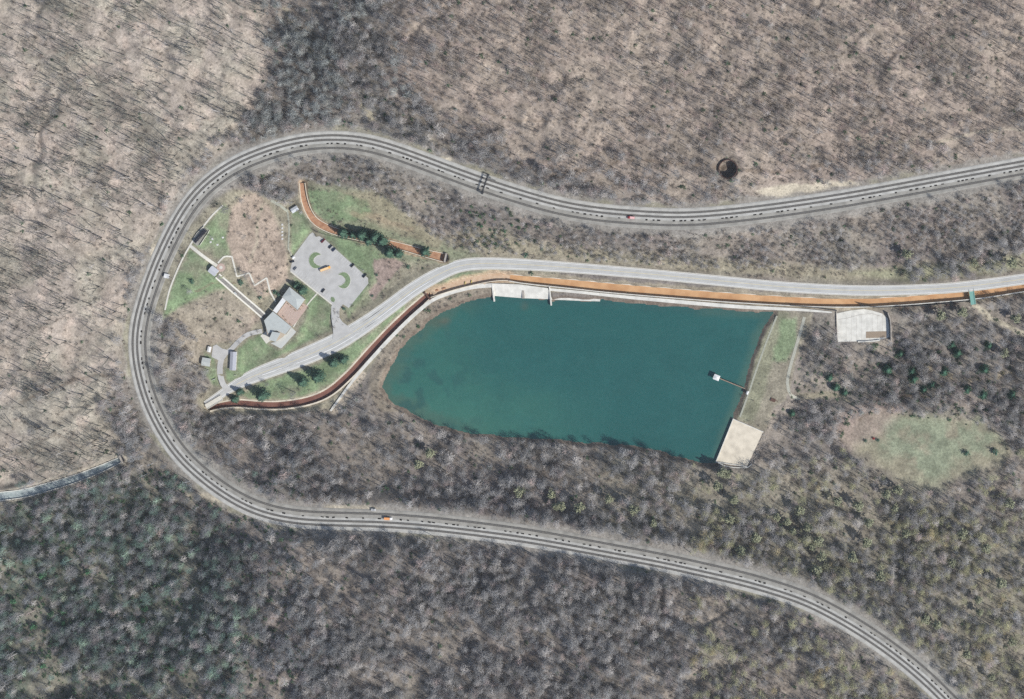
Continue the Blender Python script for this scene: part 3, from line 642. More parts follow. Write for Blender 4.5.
channel(CH_RED, M_red, M_conct, True, True, 'narrow curved wall on the lake side of the red brown channel', 'broad pale curved wall on the road side of the red brown channel', tw=1.5, hl=3.3, hr=2.1)
channel(CH_PARK, M_or2, M_conct, True, True, 'stone wall on the uphill side of the orange park stream', 'stone wall on the car park side of the orange park stream', tw=.6, hl=2.0, hr=2.0)
channel(CH_LEFT, M_flume, M_conc, True, True, 'concrete wall on the lower side of the pale flume below the western wood', 'concrete wall on the upper side of the pale flume below the western wood', name='flume_water', tw=.7, hl=2.4, hr=1.8)
def free_wall(pts, z0, z1, wd, mt, label, cat='wall', name='retaining_wall'):
    P = catmull([(a, b, z1) for a, b in pts], 4); mb = MB(); sweep(mb, wline(P), [(wd / 2, 0), (-wd / 2, 0), (-wd / 2, z0 - z1), (wd / 2, z0 - z1)])
    return tag(mb.build(name, mt), label, cat)
# promenade-like bright wall round the north western shore, widening towards the spillway
P = catmull([(492,285.2,3.0,4.2),(475,286.8,3.0,4.0),(460,290,3,3.8),(446,294.5,3.3,3.4),(432,300.5,3.7,3.6),(415,314,3.9,3.6),(393.3,335,3.9,3.6),(373,357,3.9,3.4),(361,370.5,3.8,3.0),(351,383,3.7,2.6),(341,396.5,3.6,2.2),(330.5,411,3.5,2.0)], 4)
mb = MB(); sweep(mb, wline(P), [(.5, 0), (-.5, 0), (-.5, -3), (.5, -3)], P[:, 3]); tag(mb.build('shore_wall', M_conc), 'broad white curved concrete wall round the north western lake shore', 'wall')
P = catmull([(549,289.4,2.9,2.6),(580,292.2,2.9,2.8),(612,295.6,2.9,3.0),(662,300.3,2.9,3.6),(737,306.6,2.9,3.6),(800,309.8,2.9,2.6),(832,312.4,2.9,1.6)], 4)
mb = MB(); sweep(mb, wline(P), [(.5, 0), (-.5, 0), (-.5, -3), (.5, -3)], P[:, 3]); tag(mb.build('crest_wall', M_conc), 'long straight white concrete crest wall along the north shore of the lake', 'wall')
free_wall([(551,298.3),(575,299.4),(600,300.2)], -3, .9, 2.4, M_conc, 'short white concrete footing at the waterline east of the spillway', 'wall', 'footing_wall')
t = thing('spillway', 'white concrete spillway apron with two piers on the north shore of the lake', 'spillway', W(520, 290, 0))
L_ = Vector(t.location)
def loc(p, z): q = Vector(W(p[0], p[1], z)) - L_; return (q.x, q.y)
mb = MB(); mb.prism([loc(p, 2) for p in APRON], -4 , [3.3 if p[1] < 292 else .9 for p in (APRON if sum(APRON[i][0] * -APRON[(i + 1) % 6][1] + APRON[(i + 1) % 6][0] * APRON[i][1] for i in range(6)) > 0 else APRON[::-1])]); mb.build('apron', M_conc, t)
for p, q in (((492,284),(494.3,301.5)), ((549.5,287),(551.2,305.5))):
    mb = MB(); a = Vector((*loc(p, 3), 0)); b = Vector((*loc(q, 3), 0)); d = b - a; m_ = (a + b) / 2; mb.box((m_.x, m_.y, 0), (d.length, 1.3, 6.8), math.atan2(d.y, d.x)); mb.build('pier', M_conc, t)
mb = MB(); c = loc((523.2, 294.5), 3); mb.box((c[0], c[1], .6), (2.2, 8, 4), 0.05); mb.build('outlet_gate', M_concd, t)
# overflow slab at the south end of the dam
t = thing('overflow_slab', 'large pale tan concrete overflow slab at the south end of the dam', 'concrete slab', W(740, 443, 1.6)); L_ = Vector(t.location)
mb = MB(); mb.prism([loc(p, 1.9) for p in SLAB], -4, .45); mb.build('slab', M_conct, t)
for a, b, hh in ((SLAB[3], SLAB[0], 1.0), (SLAB[2], SLAB[3], 1.6), (SLAB[0], SLAB[1], .8)):
    A = Vector((*loc(a, 2), 0)); B = Vector((*loc(b, 2), 0)); d = B - A; m_ = (A + B) / 2; mb = MB(); mb.box((m_.x, m_.y, .2), (d.length + 1, .8, hh + 1.0), math.atan2(d.y, d.x)); mb.build('kerb_wall', M_conc, t)
mb = MB()
for i in range(60):
    f = random.random(); u = 763 + (748 - 763) * f + random.uniform(0, 6); v = 434 + 32 * f; c = loc((u, v), gz(u, v)); s_ = random.uniform(.5, 1.3)
    mb.box((c[0], c[1], gz(u, v) - L_.z + .2), (s_, s_ * .8, s_ * .7), random.random() * 3)
tag(mb.build('riprap', M_concd), None, None, None, 'stuff').location = L_
free_wall([(716,461.5),(724,465.5),(734,467.5),(748,467.5),(752,464)], -2, 3.2, .8, M_conc, 'concrete wing wall along the south edge of the tan overflow slab')
# stilling basin, right of the dam
t = thing('paved_basin', 'big white concrete basin floor below the orange channel, east of the dam', 'concrete basin', W(862, 325, -1.2)); L_ = Vector(t.location)
mb = MB(); mb.prism([loc(p, -.8) for p in PAD], -2, .4); mb.build('basin_floor', M_conc, t)
mb = MB(); mb.prism([loc(p, -.7) for p in ((866,331.6),(886.5,331.2),(886.5,337.5),(866,338.2))], 0, .5); mb.build('silt_patch', M_woodl, t)
for i in range(9):
    u = 841 + i * 5.2; mb = MB(); a = loc((u, 315), -.75); b = loc((u, 336 if u > 862 else 340), -.75); mb.box(((a[0] + b[0]) / 2, (a[1] + b[1]) / 2, .402), (.16, abs(a[1] - b[1]), .02)); mb.build('joint', M_concd, t)
mb = MB(); q = [(838, 319.5), (848, 318), (860, 314.5), (872, 313.5), (880, 316)]
for a, b in zip(q[:-1], q[1:]):
    A = Vector((*loc(a, -.75), 0)); B = Vector((*loc(b, -.75), 0)); d = B - A; m_ = (A + B) / 2; mb.box((m_.x, m_.y, .404), (d.length, .35, .03), math.atan2(d.y, d.x))
mb.build('crack_line', M_concd, t)
free_wall([(836.3,311.5),(836.8,325),(837.5,341)], -3, .2, .6, M_concd, 'low brown wall on the west side of the white basin')
free_wall([(888,313),(890.4,320),(891,330),(891.2,341)], -4, 3.5, .9, M_concd, 'tall dark wall on the east side of the white basin')
free_wall([(858,341.8),(872,341.2),(880,340.2)], -3, .6, 1.3, M_conc, 'short white sill at the south edge of the basin', 'wall', 'concrete_sill')
free_wall([(837,310.8),(827,309.5),(812,307.2),(790,305.4)], 0, 3.9, .5, M_steel, 'dark steel barrier between orange channel and dam grass', 'barrier', 'barrier')
free_wall([(860,304.8),(870,306.6),(885,307.2),(925,305.5),(966,301.3)], -2, 4.4, .5, M_steel, 'dark steel barrier along the lower edge of the orange channel, west of the green bridge', 'barrier', 'barrier')
free_wall([(979,299.5),(1000,296),(1030,291),(1100,280)], -2, 2.6, .5, M_concd, 'low dark wall below the orange channel, east of the green bridge')
# portals
def portal(u, v, z, rz, w_, label, name='tunnel_portal'):
    t = thing(name, label, 'tunnel portal', W(u, v, z), rz)
    mb = MB(); mb.box((0, -w_ / 2 - .6, 1.5), (1.6, 1.2, 5.5)); mb.box((0, w_ / 2 + .6, 1.5), (1.6, 1.2, 5.5)); mb.box((0, 0, 4.4), (1.6, w_ + 2.4, 1.4)); mb.build('portal_wall', M_concd, t)
    mb = MB(); mb.box((1.2, 0, 1.0), (1.0, w_, 5)); mb.build('tunnel_mouth', M_blk, t)
portal(122.5, 458.6, 34.5, ang((103, 467.8), (122, 459)), 6, 'dark tunnel mouth where the pale flume goes under the railway')
portal(446, 257.5, 4, ang((424, 252.7), (446, 257.6)), 7, 'dark culvert mouth where the orange park stream meets the road', 'culvert_portal')
# bridges
def fbridge(a, b, z, wd, mt, label, name, rail=M_steel):
    A = W(*a, z); B = W(*b, z); L = math.dist(A, B); t = thing(name, label, 'bridge', ((A[0] + B[0]) / 2, (A[1] + B[1]) / 2, z), math.atan2(B[1] - A[1], B[0] - A[0]))
    mb = MB(); mb.box((0, 0, 0), (L, wd, .4)); mb.build('deck', mt, t)
    for s_ in (-1, 1):
        mb = MB(); n = int(L / 1.5)
        for i in range(n + 1): mb.box((-L / 2 + L * i / n, s_ * (wd / 2 - .12), .75), (.1, .1, 1.1))
        mb.box((0, s_ * (wd / 2 - .12), 1.3), (L, .14, .12)); mb.box((0, s_ * (wd / 2 - .12), .8), (L, .08, .08)); mb.build('railing', rail, t)
    return t
fbridge((971.2, 289), (973.4, 304.5), 4.6, 5.0, M_green, 'small faded green footbridge over the orange channel', 'footbridge', M_green)
fbridge((206, 407), (222, 397.5), 7.6, 5.6, M_path, 'small pale concrete bridge at the west end of the road', 'road_bridge', M_concd)
t = thing('sluice_gate', 'rust brown sluice gate across the channel where the tan bed meets red water', 'sluice gate', W(428, 295.5, .5), ang((411, 311), (430, 293.5)))
mb = MB(); mb.box((0, 0, 1.6), (.6, 8.5, 3.4)); mb.build('gate_leaf', M_rust, t)
mb = MB(); mb.box((0, -4.4, 2.2), (2, .9, 5)); mb.box((0, 4.4, 2.2), (2, .9, 5)); mb.box((0, 0, 4.6), (1.6, 9.6, .4)); mb.build('gate_frame', M_wood, t)
free_wall([(484,271),(490,268.4),(497,271.5),(503,275)], 0, 3.0, .8, M_tan, 'short rust stained wall pointing up to the road at the channel junction')

# ------------------------------------------------------------------ intake pier
t = thing('intake_pier', 'white roofed intake tower standing in the lake at the end of a narrow walkway', 'intake tower', W(716.5, 376.8, 0), R(-22)); L_ = Vector(t.location)
mb = MB(); mb.box((0, 0, -1), (4.4, 4.4, 8)); mb.build('tower', M_conc, t)
mb = MB(); mb.prism([(-3.1,-2.7),(3.1,-2.7),(3.1,2.7),(-3.1,2.7)], 5.2, 5.6); mb.add([(-2.9,-2.5,5.6),(2.9,-2.5,5.6),(2.9,2.5,5.6),(-2.9,2.5,5.6),(0,0,6.5)], [(0,1,4),(1,2,4),(2,3,4),(3,0,4)]); mb.build('roof', M_roofw, t)
mb = MB(); mb.box((0, 0, 4.1), (4, 4, 2.4)); mb.build('hut', M_wallw, t)
mb = MB(); mb.box((17, 0, 3.0), (28, 1.0, .25)); mb.build('walkway', M_woodl, t)
for s_ in (-1, 1):
    mb = MB(); mb.box((17, s_ * .5, 4.0), (28, .07, .07))
    for i in range(15): mb.box((3.2 + i * 2, s_ * .5, 3.5), (.07, .07, 1))
    mb.build('railing', M_steel, t)
for x in (10, 18, 26): mb = MB(); mb.bar((x, 0, -6), (x, 0, 3), .25, 8); mb.build('pile', M_concd, t)
def gable(name, label, cat, u, v, z, L, Wd, hh, rise, rz, rm, wm, windows=2, door=True, group=None):
    t = thing(name, label, cat, W(u, v, z + hh)[:2] + (z,), rz, group)
    mb = MB(); mb.box((0, 0, hh / 2 - .5), (L - .8, Wd - .8, hh + 1)); 
    mb.add([(-L/2+.4, -Wd/2+.4, hh), (-L/2+.4, Wd/2-.4, hh), (-L/2+.4, 0, hh + rise * .9)], [(0, 2, 1)]); mb.add([(L/2-.4, -Wd/2+.4, hh), (L/2-.4, Wd/2-.4, hh), (L/2-.4, 0, hh + rise * .9)], [(0, 1, 2)])
    mb.build('wall', wm, t)
    mb = MB(); mb.add([(-L/2,-Wd/2,hh-.1),(L/2,-Wd/2,hh-.1),(L/2,0,hh+rise),(-L/2,0,hh+rise),(L/2,Wd/2,hh-.1),(-L/2,Wd/2,hh-.1)], [(0,1,2,3),(3,2,4,5)])
    mb.add([(-L/2,-Wd/2,hh-.3),(L/2,-Wd/2,hh-.3),(L/2,0,hh+rise-.2),(-L/2,0,hh+rise-.2),(L/2,Wd/2,hh-.3),(-L/2,Wd/2,hh-.3)], [(3,2,1,0),(5,4,2,3)])
    mb.add([(-L/2,-Wd/2,hh-.3),(L/2,-Wd/2,hh-.3),(L/2,-Wd/2,hh-.1),(-L/2,-Wd/2,hh-.1)], [(0,1,2,3)]); mb.add([(-L/2,Wd/2,hh-.3),(L/2,Wd/2,hh-.3),(L/2,Wd/2,hh-.1),(-L/2,Wd/2,hh-.1)], [(3,2,1,0)])
    mb.build('roof', rm, t)
    for s_ in (-1, 1):
        for i in range(windows):
            x = -L / 2 + L * (i + 1) / (windows + 1); mb = MB(); mb.box((x, s_ * (Wd / 2 - .38), hh * .55), (1.1, .08, 1.1)); mb.build('window', M_glass, t)
    if door: mb = MB(); mb.box((L / 2 - .38, 0, 1.05), (.08, 1.0, 2.1)); mb.build('door', M_wood, t)
    return t
gable('pump_hut', 'tiny white hut at the shore end of the lake walkway', 'hut', 747.4, 392.8, 2.8, 3.4, 2.2, 2.4, .5, R(68), M_roofw, M_wallw, 0)
# dark timber frame by the dam track
t = thing('timber_frame', 'small dark red timber platform on the dam grass', 'platform', W(773, 400, 2.8), R(-20))
mb = MB(); mb.box((0, 0, .9), (5, 3.2, .3)); mb.build('platform', M_wood, t)
for x, y in ((-2.2,-1.3),(2.2,-1.3),(2.2,1.3),(-2.2,1.3)): mb = MB(); mb.box((x, y, 0), (.25, .25, 2)); mb.build('leg', M_wood, t)
mb = MB(); mb.box((3.6, .6, .25), (3, .5, .5), -.2); mb.build('step', M_wood, t)

# ------------------------------------------------------------------ round open tank in the north wood
t = thing('round_tank', 'round open topped dark rusty tank sunk in the hillside wood north of the tracks', 'tank', W(728, 169, 41.5))
mb = MB(); n = 40; r0, r1 = 8.6, 9.3; z0, z1 = -10, 2.6; vs = []
for i in range(n):
    c_, s_ = math.cos(2 * math.pi * i / n), math.sin(2 * math.pi * i / n); vs += [(r0 * c_, r0 * s_, z1), (r1 * c_, r1 * s_, z1), (r1 * c_, r1 * s_, z0), (r0 * c_, r0 * s_, z0)]
mb.add(vs, [(4 * i + j, 4 * i + (j + 1) % 4, 4 * ((i + 1) % n) + (j + 1) % 4, 4 * ((i + 1) % n) + j) for i in range(n) for j in range(4)]); mb.build('tank_shell', M_rust, t)
mb = MB()
for k in (1, 2.4):
    for i in range(n):
        a, b = 2 * math.pi * i / n, 2 * math.pi * (i + 1) / n; mb.bar((9.4 * math.cos(a), 9.4 * math.sin(a), k), (9.4 * math.cos(b), 9.4 * math.sin(b), k), .12, 4)
mb.build('hoop', M_steel, t)

# ------------------------------------------------------------------ signal bridge
i_ = int(np.argmin(np.hypot(T2[:, 0] - 484, T2[:, 1] - 184))); zb = T2[i_, 2]
t = thing('signal_bridge', 'dark lattice signal bridge spanning the three tracks on the northern arm', 'signal bridge', W(484.6, 184.2, zb + 7)[:2] + (zb,), ang((482.0, 192.5), (487.6, 175.5)))
def lattice(mb, a, b, s_, n, r_=.12):
    a = Vector(a); b = Vector(b); d = b - a; z = d.normalized(); u = z.orthogonal().normalized(); v = z.cross(u); cs = [(u * x + v * y) * s_ / 2 for x, y in ((-1,-1),(1,-1),(1,1),(-1,1))]
    for c in cs: mb.bar(a + c, b + c, r_, 4)
    for i in range(n):
        p = a + d * i / n; q = a + d * (i + 1) / n
        for k in range(4): mb.bar(p + cs[k], q + cs[(k + 1) % 4], r_ * .7, 4); mb.bar(p + cs[k], p + cs[(k + 1) % 4], r_ * .7, 4)
for x in (-9.5, 9.5): mb = MB(); lattice(mb, (x, 0, -1), (x, 0, 5.6), 1.1, 5); mb.box((x, 0, .2), (2, 2, 1)); mb.build('tower', M_steel, t)
mb = MB(); lattice(mb, (-10, 0, 6), (10, 0, 6), 1.1, 14); mb.box((0, 0, 5.5), (20, .9, .1)); mb.build('truss', M_steel, t)
for x in (-8, 0, 4.4):
    mb = MB(); mb.box((x, -1.1, 6.4), (1.0, .4, 2.4)); mb.bar((x, -1.3, 7.2), (x, -1.7, 7.2), .25, 8); mb.bar((x, -1.3, 6.4), (x, -1.7, 6.4), .25, 8); mb.build('signal_head', M_blk, t)
mb = MB(); lattice(mb, (7, -.6, 6), (6.6, -9, 6), .7, 6, .1); mb.build('service_arm', M_steel, t)

# ------------------------------------------------------------------ buildings
def visitor_centre():
    z = 8.5; t = thing('visitor_centre', 'grey roofed visitor centre with a brick patio between its two wings', 'building', W(283, 317, z)); L = Vector(t.location)
    def lp(p, zz): q = Vector(W(p[0], p[1], zz)) - L; return (q.x, q.y)
    def block(name, poly, h0, h1, mt, zoff=0): mb = MB(); mb.prism([lp(p, z + h1) for p in poly], h0, h1); return mb.build(name, mt, t)
    def inset(poly, k):
        cx = sum(p[0] for p in poly) / len(poly); cy = sum(p[1] for p in poly) / len(poly); return [(cx + (p[0] - cx) * k, cy + (p[1] - cy) * k) for p in poly]
    up = [(289.8,286.8),(305.2,299.3),(297.8,309.8),(282.4,296.8)]
    block('north_wing_wall', inset(up, .93), -1, 6.3, M_wall)
    mb = MB(); e = [lp(p, z + 5) for p in up]; c1 = lp((291.8, 294.6), z + 6.4); c2 = lp((296.4, 298.4), z + 6.4)
    vs = [(x, y, 6.3) for x, y in e] + [(c1[0], c1[1], 7.9), (c2[0], c2[1], 7.9)] + [(x, y, 6.0) for x, y in e]
    mb.add(vs, [(0,4,5,1),(1,5,2),(2,5,4,3),(3,4,0),(6,7,8,9),(0,1,7,6),(1,2,8,7),(2,3,9,8),(3,0,6,9)]); mb.build('roof', M_roof, t)
    lo = [(272.8,311.5),(295.4,329.8),(285,344.5),(281,348.3),(268.5,341.5),(264.0,320.6)]
    block('south_wing_wall', inset([(272.8,311.5),(291.4,326.8),(282.6,337.6),(276,342),(267,336),(264.0,320.6)], .95), -1, 5.6, M_wall)
    block('roof', [(272.8,311.5),(291.4,326.8),(285.2,334.2),(276.2,330.4),(268,333.5),(264.0,320.6)], 5.6, 6.1, M_roof)
    block('roof', [(272.2,331.6),(280.5,333),(275.5,341.8),(268.8,339.6)], 8.6, 9.0, M_roof); block('clerestory', inset([(272.2,331.6),(280.5,333),(275.5,341.8),(268.8,339.6)], .9), 2, 8.6, M_wall)
    block('terrace', [(286,334.4),(291.4,327.2),(296.2,331.8),(285,344.5),(281,348.6),(270.5,343),(275.5,342),(281,334)], -.5, .35, mat('grey terrace paving', (.47, .48, .45), .85, .08))
    block('link_roof', [(282.6,297.6),(286.0,300.6),(276.6,313.4),(272.9,310.6)], 5.2, 5.6, M_roofw); block('link_wall', [(283,299.0),(285,300.8),(276.0,312.6),(274,311)], -1, 5.2, M_wallw)
    block('patio', [(286.6,301.2),(297.4,310.6),(303,303.2),(308,306.5),(295,324),(291,326),(277.2,313.8)], -.4, .5, M_brick)
    for i in range(7):
        a = (288 + i * 1.6, 303 + i * 1.4); b = (279.6 + i * 2.2, 314 + i * 1.8); mb = MB(); A = lp(a, z + .6); B = lp(b, z + .6); mb.box(((A[0] + B[0]) / 2, (A[1] + B[1]) / 2, .52), (math.dist(A, B), .10, .05), math.atan2(B[1] - A[1], B[0] - A[0])); mb.build('paving_band', M_path, t)
    for u, v in ((288,304),(291.5,307.5),(295,310.5),(283.5,316.5),(286,320),(290.5,324),(302.5,306),(300,309)):
        c = lp((u, v), z + 1); mb = MB(); mb.box((c[0], c[1], .8), (2.0, .8, .9), R(-40)); mb.build('planter', M_woodl, t)
    for u, v, a in ((300,292.8,-39),(293,304.2,-39),(297,307.6,-39),(268,317,38),(281,320,-39),(286,324.2,-39),(276,316,-39)):
        c = lp((u, v), z + 2.5); mb = MB(); mb.box((c[0], c[1], 2.4), (2.4, .12, 1.5), R(a)); mb.build('window', M_glass, t)
    mb = MB(); c = lp((279.5, 305.5), z + 2); mb.box((c[0], c[1], 1.1), (1.4, .15, 2.2), R(52)); mb.build('door', M_wood, t)
visitor_centre()
gable('equipment_shed', 'square grey roofed shed on the lawn west of the service yard', 'shed', 206, 362, 9.5, 8.6, 8.0, 3.4, .9, R(-9), M_roof, M_wall, 2)
gable('small_shed', 'tiny brown walled shed with a white roof at the top of the service yard', 'shed', 209.2, 349.3, 9.7, 5.6, 3.6, 2.2, .4, R(78), M_roofw, mat('red brown boards', (.22, .08, .05)), 1)
gable('long_shed', 'long narrow grey roofed shed beside the service drive', 'shed', 233.0, 361, 9.5, 18.5, 6.2, 3.4, .8, R(87), mat('lilac grey roof', (.36, .37, .40), .6, .05), M_wallw, 4)
gable('incline_station', 'pale grey roofed station at the top of the inclined railway', 'station', 213.2, 271, 31, 8.5, 7.2, 4.0, .8, R(-38), mat('pale station roof', (.47, .48, .50), .6, .05), M_wallw, 2)
gable('rest_shelter', 'small grey roofed shelter above the car park by the gravel path', 'shelter', 294.6, 209.4, 12.5, 7.4, 4.8, 3.0, .7, R(32), mat('pale shelter roof', (.50, .52, .53), .6, .05), M_wallw, 1)
gable('signal_hut', 'small white roofed signal hut beside the innermost track', 'hut', 166.5, 276, 34, 5.0, 4.2, 3.2, .5, R(-12), M_roofw, M_wallw, 1)
gable('lot_kiosk', 'tiny white kiosk at the west corner of the car park', 'kiosk', 293.4, 257.4, 7.5, 3, 2.2, 2.4, .4, R(40), M_roofw, M_wallw, 0)
# inclined railway
t = thing('inclined_railway', 'straight inclined railway running down from the hilltop station to the visitor centre', 'inclined railway', (0, 0, 0))
P = np.array([(217.5, 275.6, 31.2), (230, 286.7, 26), (243, 298, 19.5), (256, 309, 12.5), (264, 316.2, 9.3)]); P = catmull(P, 3); P[:, 2] = np.maximum(P[:, 2], hz(P[:, 0], P[:, 1]) + .3); wp = wline(smooth(P, 2))
mb = MB(); sweep(mb, wp, [(1.7, .2), (-1.7, .2), (-1.7, -2), (1.7, -2)]); mb.build('trackbed', M_foul, t)
for l0 in (-2.5, 2.4): mb = MB(); sweep(mb, wp, [(l0 + .75, .5), (l0 - .75, .5), (l0 - .75, -2), (l0 + .75, -2)]); mb.build('stairway', M_path, t)
for l0 in (-1.3, -.4, .4, 1.3): mb = MB(); sweep(mb, wp, [(l0 + .05, .4), (l0 - .05, .4), (l0 - .05, .2), (l0 + .05, .2)]); mb.build('rail', M_rail, t)
q, _ = resample(wp, 8)
t2 = thing('incline_car', 'small red and cream inclined railway car halfway up the slope', 'rail car', tuple(q[3]), ang((217, 275), (264, 316))); 
mb = MB(); mb.box((0, -.8, 1.2), (3.4, 1.3, 1.6)); mb.build('cabin', mat('maroon paint', (.16, .03, .03), .4), t2); mb = MB(); mb.box((0, -.8, 2.15), (3.6, 1.4, .2)); mb.build('roof', M_roof, t2)
# locomotive on display
def locomotive():
    t = thing('diesel_locomotive', 'black diesel locomotive on display beside the railside path', 'locomotive', W(200.3, 236.2, 35.5)[:2] + (33.75,), ang((194.9, 242), (205.6, 230.4)))
    mb = MB(); mb.profile([(-8.4,1.3),(-8.4,1.7),(8.4,1.7),(8.4,1.3),(6,1.1),(-6,1.1)], -1.5, 1.5); mb.build('frame', M_blk, t)
    mb = MB(); mb.profile([(-7.6,1.7),(-7.6,3.7),(-7.3,4.0),(3.4,4.0),(3.4,1.7)], -.85, .85); mb.build('long_hood', M_blk, t)
    mb = MB(); mb.profile([(3.4,1.7),(3.4,4.2),(3.8,4.5),(5.2,4.5),(5.6,4.2),(5.6,1.7)], -1.5, 1.5); mb.build('cab', M_blk, t)
    mb = MB(); mb.profile([(5.6,1.7),(5.6,3.7),(7.4,3.6),(7.7,3.2),(7.7,1.7)], -.85, .85); mb.build('short_hood', M_blk, t)
    mb = MB(); mb.box((0, 0, .8), (4.5, 2.4, .9)); mb.build('fuel_tank', M_steel, t)
    for x in (-5.2, 5.2):
        mb = MB(); mb.box((x, 0, .75), (4, 2.3, .5)); b = mb.build('bogie', M_steel, t)
        for dx in (-1.3, 1.3):
            for y in (-.75, .75): mb = MB(); mb.bar((x + dx, y - .07, .5), (x + dx, y + .07, .5), .5, 14); mb.build('wheel', M_steel, b)
    for x in (-4, -1.5): mb = MB(); mb.bar((x, 0, 4.0), (x, 0, 4.15), .7, 14); mb.build('roof_fan', M_steel, t)
    for y in (-1.51, 1.51): mb = MB(); mb.box((4.5, y, 3.5), (1.2, .04, .7)); mb.build('window', M_glass, t)
    for x in (-7.66, 7.76): mb = MB(); mb.bar((x - .05, 0, 3.3), (x + .05, 0, 3.3), .2, 10); mb.build('headlight', M_lampw, t)
    for y in (-1.45, 1.45):
        mb = MB(); mb.box((0, y, 2.6), (15.5, .05, .05))
        for i in range(9): mb.box((-7.6 + i * 1.9, y, 2.15), (.05, .05, .9))
        mb.build('handrail', M_lampw, t)
locomotive()
free_wall([(192.4,240.3),(196.5,233.5),(203.8,226.2)], 33, 35.0, .25, M_path, 'white railing on the railway side of the black locomotive', 'railing', 'railing')
free_wall([(204.8,226.6),(209.2,230.4),(204.8,237.5),(199.5,245.5)], 33, 34.6, .25, M_path, 'white railing on the lawn side of the black locomotive', 'railing', 'railing')

# ------------------------------------------------------------------ vehicles
def wheels(t, xs, y, r_):
    for x in xs:
        for s_ in (-1, 1):
            mb = MB(); mb.bar((x, s_ * (y - .12), r_), (x, s_ * (y + .1), r_), r_, 14); wh = mb.build('wheel', M_tyre, t)
            mb = MB(); mb.bar((x, s_ * (y + .08), r_), (x, s_ * (y + .12), r_), r_ * .6, 10); mb.build('rim', M_rim, wh)
def car(u, v, z, rz, paint, label, kind='saloon', L=4.6, group='cars in the visitor car park'):
    t = thing('parked_car', label, 'car', W(u, v, z), rz, group); h = L / 2
    if kind == 'saloon': pr = [(-h,.35),(-h,.85),(-h+.15,.98),(-h+.9,1.02),(h-1.3,.95),(h-.25,.8),(h,.6),(h,.35)]; cb = [(-h+.7,1.0),(-h+1.35,1.45),(h-1.95,1.47),(h-1.2,.97)]
    else: pr = [(-h,.4),(-h,1.0),(-h+.1,1.15),(h-1.2,1.1),(h-.2,.95),(h,.7),(h,.4)]; cb = [(-h+.12,1.14),(-h+.45,1.75),(h-1.7,1.78),(h-1.05,1.1)]
    mb = MB(); mb.profile(pr, -.9, .9); body = mb.build('body', paint, t)
    mb = MB(); (x0,z0),(x1,z1),(x2,z2),(x3,z3) = cb
    mb.add([(x0,-.82,z0),(x3,-.82,z3),(x2,-.64,z2),(x1,-.64,z1),(x0,.82,z0),(x3,.82,z3),(x2,.64,z2),(x1,.64,z1)], [(0,1,2,3),(5,4,7,6),(1,5,6,2),(4,0,3,7)]); mb.build('windows', M_glass, t)
    mb = MB(); mb.prism([(x1-.02,-.66),(x2+.02,-.66),(x2+.02,.66),(x1-.02,.66)], min(z1,z2)-.01, z2 + .05); mb.build('roof', paint, t)
    wheels(t, (-h + .85, h - .85), .82, .33)
    for s_ in (-.62, .62):
        mb = MB(); mb.box((h - .02, s_, .68), (.08, .38, .16)); mb.build('headlight', M_lampw, t); mb = MB(); mb.box((-h + .0, s_, .8), (.06, .36, .16)); mb.build('tail_light', M_lampr, t)
    for s_ in (-.98, .98): mb = MB(); mb.box((h - 1.6, s_, 1.05), (.16, .2, .14)); mb.build('mirror', paint, t)
    return t
P_blk = mat('black car paint', (.012, .012, .016), .25, .02, 1, .5); P_red = mat('dark red car paint', (.12, .015, .02), .3, .02, 1, .5); P_gry = mat('grey car paint', (.13, .14, .16), .3, .02, 1, .5); P_blu = mat('dark blue car paint', (.02, .03, .06), .3, .02, 1, .5)
ab = R(48); z_ = 7.63
car(323.2, 240.8, z_, ab, P_red, 'dark red car, the only red one, in the top row of the car park', 'suv', 5)
car(330.5, 246.6, z_, ab, P_blk, 'black car just right of the dark red one in the top row', 'saloon')
car(334.0, 249.6, z_, ab, P_blu, 'dark blue car, right hand one of the close pair in the top row', 'suv')
car(352.7, 265.4, z_, ab, P_blk, 'black car alone halfway down the north east edge of the lot', 'suv')
car(364.8, 275.6, z_, ab, P_blk, 'black car at the east corner of the car park', 'suv', 5)
car(323.2, 290.6, z_, ab + math.pi, P_blk, 'black car in the lower row near the footpath to the visitor centre', 'saloon')
car(292.3, 261.6, z_, ab - .6, P_blk, 'black car by the white kiosk at the west corner of the car park', 'suv', 4.4)
car(295.2, 268.4, z_, ab, P_gry, 'grey car in the lower row nearest the west corner', 'saloon', 4.2)
def bus():
    P = mat('orange yellow bus paint', (.80, .42, .10), .4, .03, 1, .5); t = thing('school_bus', 'orange yellow bus parked between the two crescent grass islands', 'bus', W(325.2, 268.9, z_ + 1.5)[:2] + (z_,), R(20))
    mb = MB(); mb.profile([(-5.2,.6),(-5.2,2.8),(-5.0,3.05),(3.7,3.05),(3.9,2.8),(4.0,1.7),(5.1,1.55),(5.3,1.3),(5.3,.6)], -1.2, 1.2); mb.build('body', P, t)
    mb = MB(); mb.profile([(-5.0,3.05),(-4.8,3.2),(3.5,3.2),(3.7,3.05)], -1.0, 1.0); mb.build('roof', mat('cream bus roof', (.78, .55, .30), .5, .03), t)
    for s_ in (-1.21, 1.21):
        for i in range(8): mb = MB(); mb.box((-4.4 + i * 1.05, s_, 2.3), (.85, .04, .7)); mb.build('window', M_glass, t)
    mb = MB(); mb.box((3.97, 0, 2.25), (.08, 2.1, .9)); mb.build('windscreen', M_glass, t)
    wheels(t, (-3.2, 3.6), 1.1, .5)
    for s_ in (-.9, .9): mb = MB(); mb.box((5.31, s_, 1.1), (.06, .3, .25)); mb.build('headlight', M_lampw, t)
bus()
